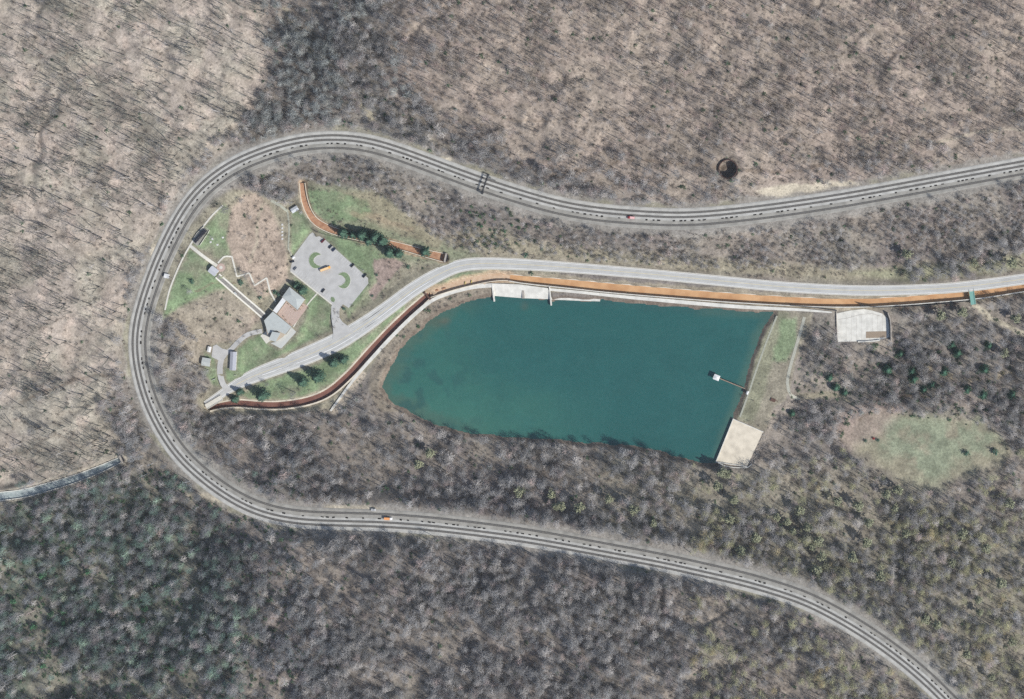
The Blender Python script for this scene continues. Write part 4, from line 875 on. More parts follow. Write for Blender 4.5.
def truck(u, v, lat, cabc, boxc, label, L=6.5, box_h=2.0):
    i = int(np.argmin(np.hypot(T2[:, 0] - u, T2[:, 1] - v))); z = T2[i, 2] + .75; a = ang(T2[i], T2[i + 1])
    t = thing('rail_truck', label, 'truck', W(u, v, z + 1), a); t.location.z = z - .35; h = L / 2
    mb = MB(); mb.profile([(-h,.7),(-h,1.0),(h,1.0),(h,.7)], -1.1, 1.1); mb.build('chassis', M_steel, t)
    mb = MB(); mb.profile([(h-2.2,1.0),(h-2.2,2.6),(h-1.2,2.6),(h-.8,1.9),(h,1.7),(h,.7),(h-2.2,.7)], -1.1, 1.1); mb.build('cab', cabc, t)
    mb = MB(); mb.box((-1.15, 0, 1.0 + box_h / 2), (L - 2.5, 2.3, box_h)); mb.build('load_box', boxc, t)
    for s_ in (-1, 1): mb = MB(); mb.box((h - 1.55, s_ * 1.11, 2.1), (.9, .04, .6)); mb.build('window', M_glass, t)
    mb = MB(); mb.box((h - 1.0, 0, 2.25), (.1, 1.9, .6)); mb.build('windscreen', M_glass, t)
    wheels(t, (-h + 1.3, h - 1.1), 1.0, .48)
    for s_ in (-.8, .8): mb = MB(); mb.box((h + .02, s_, 1.2), (.06, .3, .2)); mb.build('headlight', M_lampw, t)
P_wh = mat('white truck paint', (.80, .80, .78), .4, .03, 1, .5); P_rd = mat('red truck paint', (.50, .06, .06), .4, .03, 1, .5); P_or = mat('orange truck paint', (.75, .33, .12), .4, .03, 1, .5); P_pk = mat('faded pink tarpaulin', (.70, .42, .40), .7, .1)
truck(631.2, 217.6, 0, P_rd, P_pk, 'red and white rail truck standing between the tracks on the northern arm', 7)
truck(388.2, 518.6, 0, P_wh, P_or, 'orange and white rail truck standing between the tracks on the southern arm', 8)
truck(373.5, 509.8, 0, mat('dusty grey truck paint', (.42,.42,.41), .6, .05), mat('dusty grey truck paint', (.42,.42,.41)), 'small pale grey truck on the inner edge of the southern track bed', 4.6, .8)
# gang trailer
# ------------------------------------------------------------------ small park things
def bench(u, v, rz, label, group, mt=M_wallw, sc=1.0):
    t = thing('picnic_table', label, 'picnic table', W(u, v, gz(u, v)), rz, group); t.scale = (sc,) * 3
    mb = MB(); mb.box((0, 0, .75), (1.9, .8, .06)); mb.build('tabletop', mt, t)
    for y in (-.75, .75): mb = MB(); mb.box((0, y, .45), (1.9, .28, .05)); mb.build('seat', mt, t)
    for x in (-.7, .7): mb = MB(); mb.box((x, 0, .4), (.08, 1.6, .08)); mb.box((x, .3, .38), (.08, .08, .76)); mb.box((x, -.3, .38), (.08, .08, .76)); mb.build('leg', mt, t)
for i, v in enumerate((224.6, 228.2, 231.8, 235.2, 238.8)): bench(282.4, v, R(80), '%s white picnic table from the top in the row left of the gravel path' % ordn[i], 'row of white picnic tables')
for (u, v, l) in ((210.8, 242, 'white picnic table nearest the locomotive on the upper lawn'), (217.7, 244.8, 'white picnic table in the middle of the upper lawn'), (223, 237.5, 'white picnic table at the east edge of the upper lawn'), (212.5, 239, 'white picnic table on the upper lawn just above the one nearest the locomotive')): bench(u, v, R(20), l, 'picnic tables on the upper lawn')
t = thing('park_sign', 'long low white sign on the grass left of the service drive', 'sign', W(214.2, 379.2, gz(214.2, 379.2)), R(24)); mb = MB(); mb.box((0, 0, 1.2), (4, .25, 1.2)); mb.build('board', M_wallw, t)
for x in (-1.7, 1.7): mb = MB(); mb.box((x, 0, .4), (.2, .2, 1.8)); mb.build('post', M_woodl, t)
t = thing('bulletin_sign', 'small pale sign on the lawn south of the long shed', 'sign', W(235.5, 375, gz(235.5, 375)), R(10)); mb = MB(); mb.box((0, 0, 1.1), (2.2, .2, 1)); mb.build('board', M_wallw, t); mb = MB(); mb.box((0, 0, .3), (.2, .2, 1.4)); mb.build('post', M_woodl, t)
for i, (u, v) in enumerate(((465.2, 283), (471.6, 281.6))):
    t = thing('yellow_barrier', ('left' if i == 0 else 'right') + ' hand one of two yellow barriers in the tan channel bed', 'barrier', W(u, v, .6), R(80)); mb = MB(); mb.profile([(-1.3, 0), (-1.3, .2), (1.3, .2), (1.3, 0)], -.4, .4); mb.build('base', M_concd, t); mb = MB(); mb.box((0, 0, .75), (2.6, .35, 1.1)); mb.build('panel', mat('yellow barrier paint', (.62, .50, .08)), t)
for i, (u, v) in enumerate(((436.5, 290.4), (444, 288.4))):
    t = thing('stone_block', ('left' if i == 0 else 'right') + ' hand one of two rust brown blocks in the tan channel bed', 'stone block', W(u, v, .5), R(15)); mb = MB(); mb.profile([(-1.9,0),(-1.7,1),(1.6,.9),(1.9,0)], -.7, .7); mb.build('block', M_or2, t)
def fence(pts, label, hgt=1.5, sp=3.0):
    P = catmull(pts, 2); P = np.c_[P, hz(P[:, 0], P[:, 1])]; wp, _ = resample(wline(P), sp)
    t = thing('fence', label, 'fence', (0, 0, 0)); 
    for q in (.6, 1.0, 1.4): mb = MB(); sweep(mb, wp + np.array([0, 0, q * hgt / 1.5]), [(.04, .05), (-.04, .05), (-.04, -.05), (.04, -.05)]); mb.build('rail', M_steel, t)
    for p in wp: mb = MB(); mb.box((p[0], p[1], p[2] + hgt / 2 - .1), (.14, .14, hgt + .2)); mb.build('post', M_steel, t)
fence([(311,228.5),(322,233.5),(340,238.2),(358,241.5),(376,245.5)], 'dark rail fence between the park stream and the car park lawn')

# ------------------------------------------------------------------ trees
def spikes(A, B, r0, n=3, r1=None):
    """tapered n-sided spikes from A to B; arrays (k,3),(k,3),(k,)"""
    A = np.asarray(A, float); B = np.asarray(B, float); r0 = np.asarray(r0, float); d = B - A; z = d / (np.linalg.norm(d, axis=1)[:, None] + 1e-9)
    ref = np.where(np.abs(z[:, 2:3]) < .9, np.array([[0, 0, 1.]]), np.array([[1., 0, 0]])); u = np.cross(z, ref); u /= np.linalg.norm(u, axis=1)[:, None]; v = np.cross(z, u)
    k = len(A); V = []
    for i in range(n):
        t = 2 * math.pi * i / n; V.append(A + (u * math.cos(t) + v * math.sin(t)) * r0[:, None])
    if r1 is None:
        V = np.stack(V + [B], 1).reshape(-1, 3); f = np.array([(i, (i + 1) % n, n) for i in range(n)]); m = n + 1
    else:
        r1 = np.asarray(r1, float)
        for i in range(n):
            t = 2 * math.pi * i / n; V.append(B + (u * math.cos(t) + v * math.sin(t)) * r1[:, None])
        V = np.stack(V, 1).reshape(-1, 3); f = np.array([(i, (i + 1) % n, n + (i + 1) % n) for i in range(n)] + [(i, n + (i + 1) % n, n + i) for i in range(n)]); m = 2 * n
    return V, (f[None] + (np.arange(k) * m)[:, None, None]).reshape(-1, 3)
def merge(parts):
    V = []; F = []; k = 0
    for v, f in parts: V.append(v); F.append(f + k); k += len(v)
    return np.concatenate(V), np.concatenate(F)
def bare(seed, h=16, cr=3.6, nl=11, nt_=95, tw=.085, low=.38, leaves=0, leaf=.3):
    r = np.random.default_rng(seed); lean = r.normal(0, .5, 2)
    top = np.array([lean[0], lean[1], h * .93]); fork = np.array([lean[0] * .4, lean[1] * .4, h * .5])
    rt = .2 + h * .008
    trunk = merge([spikes([[0, 0, -.8]], [fork], [rt], 6, [rt * .6]), spikes([fork], [top], [rt * .62], 5)])
    A = []; B = []; r0 = []; ph = r.random() * 6
    for i in range(nl):
        t = low + (.9 - low) * (i + r.random() * .6) / nl; base = np.array([lean[0] * t, lean[1] * t, h * t]); ph += 2.4 + r.normal(0, .4)
        ln = cr * (1.15 - .55 * (t - low) / (1 - low)) * r.uniform(.65, 1.15); up = ln * r.uniform(.55, 1.3)
        A.append(base); B.append(base + [math.cos(ph) * ln, math.sin(ph) * ln, up]); r0.append(rt * .26 * (1.15 - t))
    A = np.array(A); B = np.array(B); limbs = spikes(A, B, np.array(r0) * 1.4, 3)
    q = r.integers(0, nl, nt_); f = r.uniform(.25, 1.0, nt_)[:, None]; P = A[q] + (B[q] - A[q]) * f
    m = nt_ // 8; P[:m] = fork + (top - fork) * r.uniform(.1, 1, (m, 1))
    m2 = int(nt_ * .72); ds = r.normal(0, 1, (m2, 3)); ds /= np.linalg.norm(ds, axis=1)[:, None]; ds[:, 2] = np.abs(ds[:, 2]) * np.where(r.random(m2) < .85, 1, -1); rad = r.uniform(.35, .92, m2) ** .7
    lob = 1 + .22 * np.sin(3 * np.arctan2(ds[:, 1], ds[:, 0]) + seed) + .12 * np.sin(5 * np.arctan2(ds[:, 1], ds[:, 0]) + seed * 2.3)
    P[-m2:] = np.array([lean[0] * .6, lean[1] * .6, h * (low + .22)]) + ds * (rad * lob)[:, None] * np.array([cr * .95, cr * .95, h * .40])
    dr = P - np.array([0, 0, h * .45]); dr /= np.linalg.norm(dr, axis=1)[:, None]; dr = dr + r.normal(0, .62, dr.shape) + [0, 0, .12]; dr /= np.linalg.norm(dr, axis=1)[:, None]
    E = P + dr * r.uniform(.7, 1.9, (nt_, 1)) * cr / 3.4; tws = spikes(P, E, r.uniform(.6, 1.25, nt_) * tw, 3)
    crown = [limbs, tws]
    if leaves:
        k = r.integers(0, nt_, leaves); C = P[k] + (E[k] - P[k]) * r.uniform(.0, .7, (leaves, 1)) + r.normal(0, .25, (leaves, 3))
        a = r.normal(0, 1, (leaves, 3)); a /= np.linalg.norm(a, axis=1)[:, None]; b = np.cross(a, r.normal(0, 1, (leaves, 3))); b /= np.linalg.norm(b, axis=1)[:, None]
        s_ = (leaf * r.uniform(.6, 1.3, leaves))[:, None]
        LV = np.stack([C + a * s_, C + b * s_, C - a * s_ * .8 + b * s_ * .1, C - b * s_ * .9], 1).reshape(-1, 3); f = np.array([(0, 1, 2), (0, 2, 3)])
        return trunk, merge(crown), (LV, (f[None] + (np.arange(leaves) * 4)[:, None, None]).reshape(-1, 3))
    return trunk, merge(crown), None
def conifer(seed, h=16, cr=3.4, tiers=16, nb=11):
    r = np.random.default_rng(seed); trunk = spikes([[0, 0, -.8]], [[0, 0, h]], [.32], 6); A = []; B = []; r0 = []
    for i in range(tiers):
        t = .08 + .9 * i / tiers; z = h * t; ln = cr * (1 - t) ** .85 * 1.05 + .25
        for j in range(nb):
            p = 2 * math.pi * (j + r.random() * .7) / nb + i * .9; l = ln * r.uniform(.7, 1.15)
            A.append([0, 0, z]); B.append([math.cos(p) * l, math.sin(p) * l, z - l * r.uniform(.12, .4)]); r0.append(.25)
    A = np.array(A); B = np.array(B); n = 5 * len(A); q = r.integers(0, len(A), n); f = r.uniform(.25, .98, n)[:, None]; P = A[q] + (B[q] - A[q]) * f
    d = (B[q] - A[q]); d[:, 2] *= .4; d /= np.linalg.norm(d, axis=1)[:, None]; s_ = np.stack([-d[:, 1], d[:, 0], d[:, 2] * 0], 1) * r.choice([-1, 1], n)[:, None]
    E = P + (d * .6 + s_ * .7 + r.normal(0, .12, d.shape)) * r.uniform(.5, 1.15, (n, 1)) + [0, 0, -.1]
    return trunk, merge([spikes(A, B, np.full(len(A), .16), 3), spikes(P, E, np.full(n, .26), 3)]), None
def shrub(seed, h=3.0, cr=1.8, leaves=240, leaf=.28):
    t_, c_, l_ = bare(seed, h, cr, 9, 40, .05, .1, leaves, leaf); return t_, c_, l_

M_bark = mat('grey bark', (.20, .18, .16), .9, .2, 2)
M_barkd = mat('dark bark', (.11, .095, .08), .9, .2, 2)
M_needle = mat('dark spruce needles', (.065, .125, .09), .85, .35, .8, .1, col2=(.11, .20, .135))
M_hem = mat('evergreen hemlock leaves', (.06, .135, .09), .8, .35, .8, .1, col2=(.10, .21, .14))
M_bud = mat('pale yellow green buds', (.39, .40, .26), .8, .15, .6, .1, col2=(.33, .345, .23))
M_leafg = mat('fresh green leaves', (.10, .24, .12), .8, .2, .6, .1, col2=(.07, .16, .09))
M_redb = mat('dark red shrub leaves', (.38, .03, .04), .8, .2, .6, .1)
M_twg = mat('grey brown twigs', (.33, .32, .315), .9, .14, .3)
M_twp = mat('pale silvery twigs', (.50, .47, .43), .9, .12, .3)
M_tint = attr_mat('forest twigs', 'tint', inst=True, rough=.95, amp=.12, scales=((1.5, 2),), spec=.1)

def tri_mesh(name, vf, m): return np_mesh(name, vf[0], vf[1], m)
def tree_kind(vf3, mt, mc, ml=None, names=('trunk', 'crown')):
    t_, c_, l_ = vf3; out = [(names[0], tri_mesh('trunk', t_, mt))]
    if l_ is not None:
        out.append(('branches', tri_mesh('branches', c_, mc))); out.append(('crown', tri_mesh('crown', l_, ml)))
    else: out.append(('crown', tri_mesh('crown', c_, mc)))
    return out
PLANTED = []
def plant(name, kind, u, v, label, cat, group=None, sc=1.0, rz=None, sz=1.0, z=None):
    zz = gz(u, v) if z is None else z
    t = thing(name, label, cat, W(u, v, zz + 0), random.uniform(0, 6.28) if rz is None else rz, group); t.scale = (sc, sc, sc * sz)
    PLANTED.append((u, v, 6.8 if name in ('evergreen_tree', 'budding_tree') else 4.5))
    for nm, me_ in kind:
        o = bpy.data.objects.new(nm, me_); COL.objects.link(o); o.parent = t
    return t
K_con = [tree_kind(conifer(s_, h_, c_), M_barkd, M_needle) for s_, h_, c_ in ((1, 17, 3.6), (2, 15, 3.3), (3, 18, 3.9))]
K_hem = [tree_kind(conifer(s_, 11, 4.2, 11, 12), M_barkd, M_hem) for s_ in (11, 12, 13)]
K_bud = [tree_kind(bare(s_, 14, 3.9, 12, 160, .07, .35, 2200, .40), M_bark, M_twg, M_bud) for s_ in (21, 22, 23, 24)]
K_grn = [tree_kind(bare(s_, 8, 2.4, 9, 60, .07, .2, 600, .32), M_bark, M_twg, M_leafg) for s_ in (31, 32, 33)]
K_shr = [tree_kind(shrub(s_), M_barkd, M_twg, M_hem) for s_ in (41, 42)]
K_over = [tree_kind(bare(71 + s_, 14, 4.6, 13, 420, .075, .3), M_barkd, mat('red brown twigs', (.15, .105, .085), .9, .2, .5)) for s_ in (0, 1)]
K_redshr = tree_kind(shrub(43, 2.4, 1.2, 200, .25), M_barkd, M_redb, M_redb)
K_pale = [tree_kind(bare(s_, 17, 4.0, 13, 150, .10, .4), M_twp, M_twp) for s_ in (51, 52, 53)]

# conifers one can point at
for i, (u, v, k, sc, lab) in enumerate((
    (345,232.5,0,.95,'dark spruce at the west end of the clump hiding the park stream'),
    (354,234.5,1,.75,'small dark spruce, second from the west end of the clump over the park stream'),
    (364,234.5,2,1.0,'tall dark spruce in the middle of the clump over the park stream'),
    (370,240.5,1,.85,'dark spruce on the car park side of the clump over the park stream'),
    (376.5,237.0,0,.95,'dark spruce just right of the tallest one in the clump over the park stream'),
    (384,240.8,2,.9,'dark spruce at the east end of the clump hiding the park stream'),
    (391,252,1,1.0,'dark spruce standing south of the park stream, nearest the reddish bare patch'),
    (399.5,253.5,0,.7,'small dark spruce south of the park stream, just right of its taller neighbour'),
    (426,251.5,1,.9,'single dark spruce near the east end of the park stream'),
    (264,394.5,0,1.0,'large dark spruce between the road and the red channel, third from the west'),
    (304,381,2,.82,'dark spruce between the road and the red channel, right of the large lone one'),
    (319,375.5,2,.92,'dark spruce on the roadside lawn, left of the easternmost pair'),
    (335,361.5,1,.92,'left hand spruce of the easternmost pair beside the road'),
    (344.5,359,0,.72,'right hand spruce of the easternmost pair beside the road'),
    (240.5,391.5,1,.6,'small narrow spruce at the road edge near the west bridge, upper of two'),
    (236,398.3,1,.68,'small narrow spruce near the west bridge, lower of two'),
    (303.5,290,0,.72,'dark spruce behind the north wing of the visitor centre'),
    (297,285.5,1,.6,'small dark spruce at the north corner of the visitor centre'))):
    plant('spruce_tree', K_con[k], u, v, lab, 'tree', 'spruces around the car park and road', sc * 2.1, None, .62)
for u, v, k, sc, lab in ((191.5,233.3,0,.45,'small bare tree beside the black locomotive'),(171.5,277.5,1,.5,'small bare tree beside the white signal hut'),(232,341,1,.6,'bare tree at the north end of the long shed, left of two'),(240.5,343,2,.55,'bare tree at the north end of the long shed, right of two'),
    (243,318,0,.6,'lone bare tree on the pink slope left of the visitor centre'),(263,293,2,.6,'bare tree above the visitor centre in the zigzag path')):
    plant('bare_tree', tree_kind(bare(60 + k, 15, 4.0, 12, 120, .09, .25), M_barkd, M_twg), u, v, lab, 'tree', 'lone bare trees in the park', sc)
for u, v, sc, lab in ((192,281,1.4,'dark round bush on the lower lawn by the railside path'),(241.5,283,1.6,'dark bush between the zigzag path and the inclined railway'),(260.5,298,1.2,'green bush by the foot of the zigzag path'),(275,292,1.3,'green bush at the north wing of the visitor centre, left of two'),(279,295,1.1,'green bush at the north wing of the visitor centre, right of two'),
    (526,254.5,1.5,'single green bush on the north verge of the road'),(409,266.5,1.2,'dark bush beside the pinkish bare patch by the road'),(372.5,295.5,.8,'small dark bush at the south tip of the pinkish bare patch'),(377,274.5,.8,'small dark bush on the west side of the pinkish bare patch'),
    (865,440.8,.95,'small green shrub left of the dark red one in the meadow'),(878,439.6,1.0,'small green shrub right of the dark red one in the meadow'),(967,453,1.7,'green bush alone in the middle of the meadow'),(994,451,1.9,'large green bush at the east edge of the meadow'),(344.5,308.5,.9,'tiny bush in the grass corner at the lot entrance')):
    plant('green_bush', K_shr[int(u) % 2], u, v, lab, 'bush', None, sc)
plant('red_bush', K_redshr, 873.4, 437.8, 'small dark red shrub at the west side of the meadow', 'bush', None, 1.0)

def ordinal_zone(items, key, fmt, place):
    items = sorted(items, key=key)
    for i, it in enumerate(items): place(it, fmt % ordn[i])
budz = {
 'between the lake and the southern track': [(557,505),(552,492),(563,504),(580,504),(633,508),(654,522),(420,463),(432,451),(610,497),(520,489)],
 'just south of the tan slab': [(717,484),(728,473),(734,498),(730,516),(739,547),(756,536),(741,549.5),(755.7,534),(777,515),(722,470)],
 'between meadow and southern track': [(817,567),(852,555),(837,500),(807,525),(792,530),(878,573),(787,520),(821,554.5),(894,506),(897.6,487),(885.6,492),(818,537.6),(812,545),(868,520),(866,540),(905,530),(858,503),(800,508)],
 'at the lower right below the meadow': [(977,597),(934.5,622),(924,616),(990,674.5),(978.6,609.6),(950,560),(985,545),(1000,580),(960,530),(1008,500),(1010,640),(965,650)],
 'near the green footbridge': [(939,314),(961,310.4),(1015,318),(1003,353)],
 'between northern track and road': [(904.6,254),(1010,262),(972,262)],
}
for zn, pts in budz.items():
    def pl(it, lab): plant('budding_tree', random.choice(K_bud), it[0], it[1], lab, 'tree', 'yellow green budding trees', random.uniform(.95, 1.35))
    ordinal_zone(pts, lambda p: p[0], 'yellow green budding tree, %s from left ' + zn, pl)
ordinal_zone([(900,353),(887,369),(911,370),(923,389),(951,344),(966,389),(982,394),(983.6,369),(835,387),(829,377),(844,392),(988,345),(1011,394),(913,378),(792,413),(957,352),(943,371),(931,384)], lambda p: p[0],
    'dark evergreen, %s from the left in the wood between white basin and meadow', lambda it, lab: plant('evergreen_tree', random.choice(K_hem), it[0], it[1], lab, 'tree', 'evergreens below the white basin', random.uniform(1.15, 1.7), None, .6))
ordinal_zone([(65,610),(53,613),(144,620),(158,583),(34,626),(11,691),(45.5,664),(101,608),(174,667),(68,567),(44,574),(147,608),(65,622),(27,560),(15,600),(90,570),(120,640)], lambda p: p[0],
    'small fresh green tree, %s from the left in the shaded south western wood', lambda it, lab: plant('leafy_tree', random.choice(K_grn), it[0], it[1], lab, 'tree', 'fresh green trees in the south western wood', random.uniform(.9, 1.5)))
ordinal_zone([(512,225),(495,219),(482,226),(505,232),(345,122),(352,124),(470,212)], lambda p: p[0],
    'low fresh green tree, %s from the left beside the northern railway arm', lambda it, lab: plant('leafy_tree', random.choice(K_grn), it[0], it[1], lab, 'tree', 'fresh green trees beside the northern arm', random.uniform(.45, .7)))

ordinal_zone([(899,307.5),(906,308),(914,307),(922,307.5),(930,306.5),(938,305.5),(946,305),(954,304),(986,300),(994,299),(1005,297.5),(1014,296.5),(1021,295.5)], lambda p: p[0],
    'brown twigged tree overhanging the orange channel, %s from the left', lambda it, lab: plant('bare_tree', K_over[int(it[0]) % 2], it[0], it[1], lab, 'tree', 'trees overhanging the orange channel', random.uniform(.55, .75)))

# the wood: sow points by density
RX, RY = np.meshgrid(np.arange(-70, 1095, 1.), np.arange(-70, 770, 1.))
ok = np.ones(RX.shape); rn = fbm(RX, RY, 12, 91, 3)
def kill(mask): 
    global ok
    ok = ok * (1 - np.clip(mask, 0, 1))
d_, s_, _ = pdist(RX, RY, T2, 60); la = d_ * -s_
kill(((la > -11 - rn * 4 - 2) & (la < 19 + rn * 8) & (d_ < 50)))
d_, _, a_ = pdist(RX, RY, ROADC, 30); kill((d_ < a_[..., 1] / 2 + 6) & (d_ < 29))
for ch, wd in ((CH_MAIN, 1.5), (CH_TAN, 8), (CH_RED, 6), (CH_PARK, 4), (CH_LEFT, 4)):
    d_, _, a_ = pdist(RX, RY, catmull(ch, 6), 25); kill((d_ < a_[..., 1] / 2 + wd) & (d_ < 24))
le = edged(RX, RY, LAKE, 60); kill(le > -2.0)
kill((le > -22) & (RY < 412) & (RX < 500)); kill((RY < 330) & (RY > 268) & (RX > 440) & (RX < 900))
kill(edged(RX + rn * 6, RY + rn * 6, FIELD, 30) > -2); kill(edged(RX, RY, DAM, 30) > -3); kill(edged(RX, RY, SLAB, 30) > -5); kill(edged(RX, RY, PAD, 30) > -3)
kill(inpoly(RX, RY, [(748,420),(772,430),(775,450),(757,470),(744,470)])); kill(np.hypot(RX - 728, RY - 169) < 13)
prk = inpoly(RX + rn * 6, RY + rn * 6, PARK); kill(prk * .985); kill(inpoly(RX, RY, LOT))
kill(inpoly(RX, RY, [(285,150),(330,150),(380,200),(460,245),(520,262),(450,262),(300,200)]) * .45)
kill((np.hypot((RX - 782) / 30, (RY - 193) / 6) < 1) | (np.hypot((RX - 352) / 36, (RY - 508) / 7) < 1))
d_, _, _ = pdist(RX, RY, catmull([(973.4,304),(990,317),(1008.7,326),(1026,335),(1090,350)], 6), 12); kill(d_ < 5.5)
d_, _, _ = pdist(RX, RY, catmull([(798,396),(830,394),(848,400)], 6), 10); kill(d_ < 5)
strip_ns = ((RX > 300) & (RY > 200) & (RY < 262)) 
ul = inpoly(RX, RY, UL); _jx = rng.normal(0, 28, RX.shape); ne = inpoly(RX + _jx + rn * 40, RY + _jx * .6 + rn * 30, NE)
dens = np.where(ul, 1 / 50., np.where(ne, 1 / 34., 1 / 24.)) * ok * np.clip(1 + np.where(ne, 1.0, 1.7) * fbm(RX, RY, 38, 95, 3) + 1.1 * fbm(RX, RY, 11, 96, 2), .1, 3)
rdw = inpoly(RX, RY, [(800,330),(900,345),(1100,330),(1100,420),(990,418),(900,405),(840,410),(800,405)]); dens = np.where(rdw, dens * 1.25, dens)
shr_z = (RX > 300) & (RX < 1100) & (RY > 140) & (RY < 300) & (la > 0) & ~ul
dens = np.where((d_ * 0 + 1 > 0) & shr_z, dens * 1.25, dens)
kill(inpoly(RX, RY, [(250,404),(330,398),(352,376),(400,330),(400,360),(372,388),(352,400),(332,415),(300,412),(250,414)]))
kill(inpoly(RX, RY, [(775,311),(822,313),(813,330),(802,375),(812,392),(845,396),(800,402),(778,420),(765,432),(760,400)]))
for pu, pv, pr_ in PLANTED: ok = ok * (np.hypot(RX - pu, RY - pv) > pr_)
dens = dens * (ok > 0)
hit = rng.random(RX.shape) < dens
U = RX[hit] + rng.uniform(-.5, .5, hit.sum()); V_ = RY[hit] + rng.uniform(-.5, .5, hit.sum()); n = len(U)
Z = hz(U, V_); iu = ul[hit]; inn = ne[hit]; ishr = shr_z[hit]
r1 = rng.random(n); tn = fbm(U, V_, 45, 99, 3)
KIND = np.where(iu, rng.integers(0, 4, n), np.where(inn, rng.integers(1, 6, n), rng.integers(2, 10, n)))
scl = np.clip(rng.normal(.86, .22, n), .4, 1.45); scl = np.where(ishr, scl * .62, scl)
scl = np.where(iu, np.clip(scl * rng.uniform(.7, 1.55, n), .5, 1.6), scl)
g_ = np.array([.33, .325, .32])[None] * (1 + .25 * tn[:, None]) * (1 + rng.normal(0, .24, (n, 1)))
g_ = np.where(inn[:, None], g_ * np.array([1.02, .94, .88]), g_)
g_ = np.where(iu[:, None], g_ * np.array([1.0, 1.0, .88]) * .62, g_)
pale = (rng.random(n) < np.where(iu | inn, .02, .13)); g_ = np.where(pale[:, None], np.array([.56, .53, .50]) * (1 + rng.normal(0, .1, (n, 1))), g_)
lr = (U > 690) & (V_ > 440) & ~iu & ~inn; bud = lr & (rng.random(n) < .36 + tn * .6); g_ = np.where(bud[:, None], np.array([.46, .45, .28]) * (1 + rng.normal(0, .12, (n, 1))), g_)
rdd = (~iu) & (rng.random(n) < .10 + np.clip(tn, 0, 1) * .25); g_ = np.where(rdd[:, None], g_ * np.array([1.10, .95, .92]), g_)
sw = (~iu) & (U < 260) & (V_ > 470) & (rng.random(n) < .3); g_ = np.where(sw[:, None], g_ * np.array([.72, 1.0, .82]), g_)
sz_ = (~iu) & (V_ > 440) & (U < 330 + 120 * tn) & ~pale; g_ = np.where(sz_[:, None], g_ * np.array([.76, .80, .84]), g_)  # south western twigs tinted darker: the slope's shade is put into their colour
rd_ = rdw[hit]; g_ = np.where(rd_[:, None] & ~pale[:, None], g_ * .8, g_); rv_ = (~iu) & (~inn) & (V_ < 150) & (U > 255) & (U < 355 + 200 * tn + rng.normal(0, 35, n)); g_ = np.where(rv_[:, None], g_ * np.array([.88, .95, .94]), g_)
g_ = np.clip(g_, .03, .8)
# template trees
TPL = [bare(101 + i, 18, 3.0, 8, 80, .062, .5) for i in range(4)] + [bare(111 + i, 16, 3.9, 12, 230, .064, .36) for i in range(3)] + [bare(121 + i, 17, 4.3, 15, 380, .068, .36) for i in range(3)]
NK = len(TPL); KIND = np.clip(KIND, 0, NK - 1)
# the largest trees in view stand as things of their own
infr = (U > 4) & (U < 1020) & (V_ > 4) & (V_ < 695)
size = scl * np.where(KIND < 4, .9, 1.0) * infr
NBIG = 165
big = np.argsort(-size)[:NBIG]
def zone(u, v):
    if u < 275 and v < 500 and inpoly(np.array([float(u)]), np.array([float(v)]), UL)[0]: return ('in the open wood ' + ('in the top left corner' if v < 110 and u < 90 else 'near the top edge, left of the ravine' if v < 110 else 'just outside the north western bend' if v < 220 and u > 110 else 'at the left edge, above middle' if v < 220 else 'left of the locomotive and the bend' if v < 320 and u > 60 else 'on the left edge level with the road' if v < 320 else 'between the western bend and the pale flume'))
    if v < 215 and u < 480: return 'in the dark ravine wood north of the curve'
    if v < 215: return ('on the brown hillside ' + ('above the signal bridge' if u < 600 else 'above the round tank' if u < 800 else 'in the top right corner' if v < 90 else 'right of the round tank'))
    if v < 300: return 'in the strip of wood between northern track and road'
    if u > 770 and v < 440: return 'in the wood between the white basin and the meadow'
    if v < 570 and u < 300 and u > 150: return 'in the wood inside the south western bend'
    k = float(np.interp(u, np.sort(T2[T2[:, 1] > 480][:, 0]), T2[T2[:, 1] > 480][np.argsort(T2[T2[:, 1] > 480][:, 0])][:, 1]))
    if v < k: return 'in the wood between the lake and the southern arm' if u < 715 else 'in the wood between the meadow and the southern arm'
    return ('in the shaded wood below the pale flume' if u < 150 and v < 600 else 'in the shaded wood in the bottom left corner' if u < 150 else 'in the shaded wood below the south western bend' if u < 300 else 'on the slope below the orange rail truck' if u < 480 else 'on the slope at the middle of the bottom edge' if u < 700 else 'on the slope inside the last southern bend')
mcache = {}
def fmesh(k, nm, vf, c):
    key = (k, nm, c)
    if key not in mcache: mcache[key] = tri_mesh(nm, vf, [M_twg, M_twp, M_bud2, M_barkd][c])
    return mcache[key]
M_bud2 = mat('yellowish twigs', (.36, .36, .22), .9, .12, .3)
for i in big:
    k = int(KIND[i]); c = 1 if pale[i] else 2 if bud[i] else 0; word = ('pale silvery bare tree ', 'yellowish bare tree ', 'tall grey bare tree ')[[1, 2, 0].index(c)] 
    zn = zone(U[i], V_[i])
    plant('bare_tree', [('trunk', fmesh(k, 'trunk', TPL[k][0], 1 if c == 1 else 3)), ('crown', fmesh(k, 'crown', TPL[k][1], c))], U[i], V_[i], word + zn, 'tree', word.strip() + 's ' + zn, float(scl[i]))
keep = np.ones(n, bool); keep[big] = False
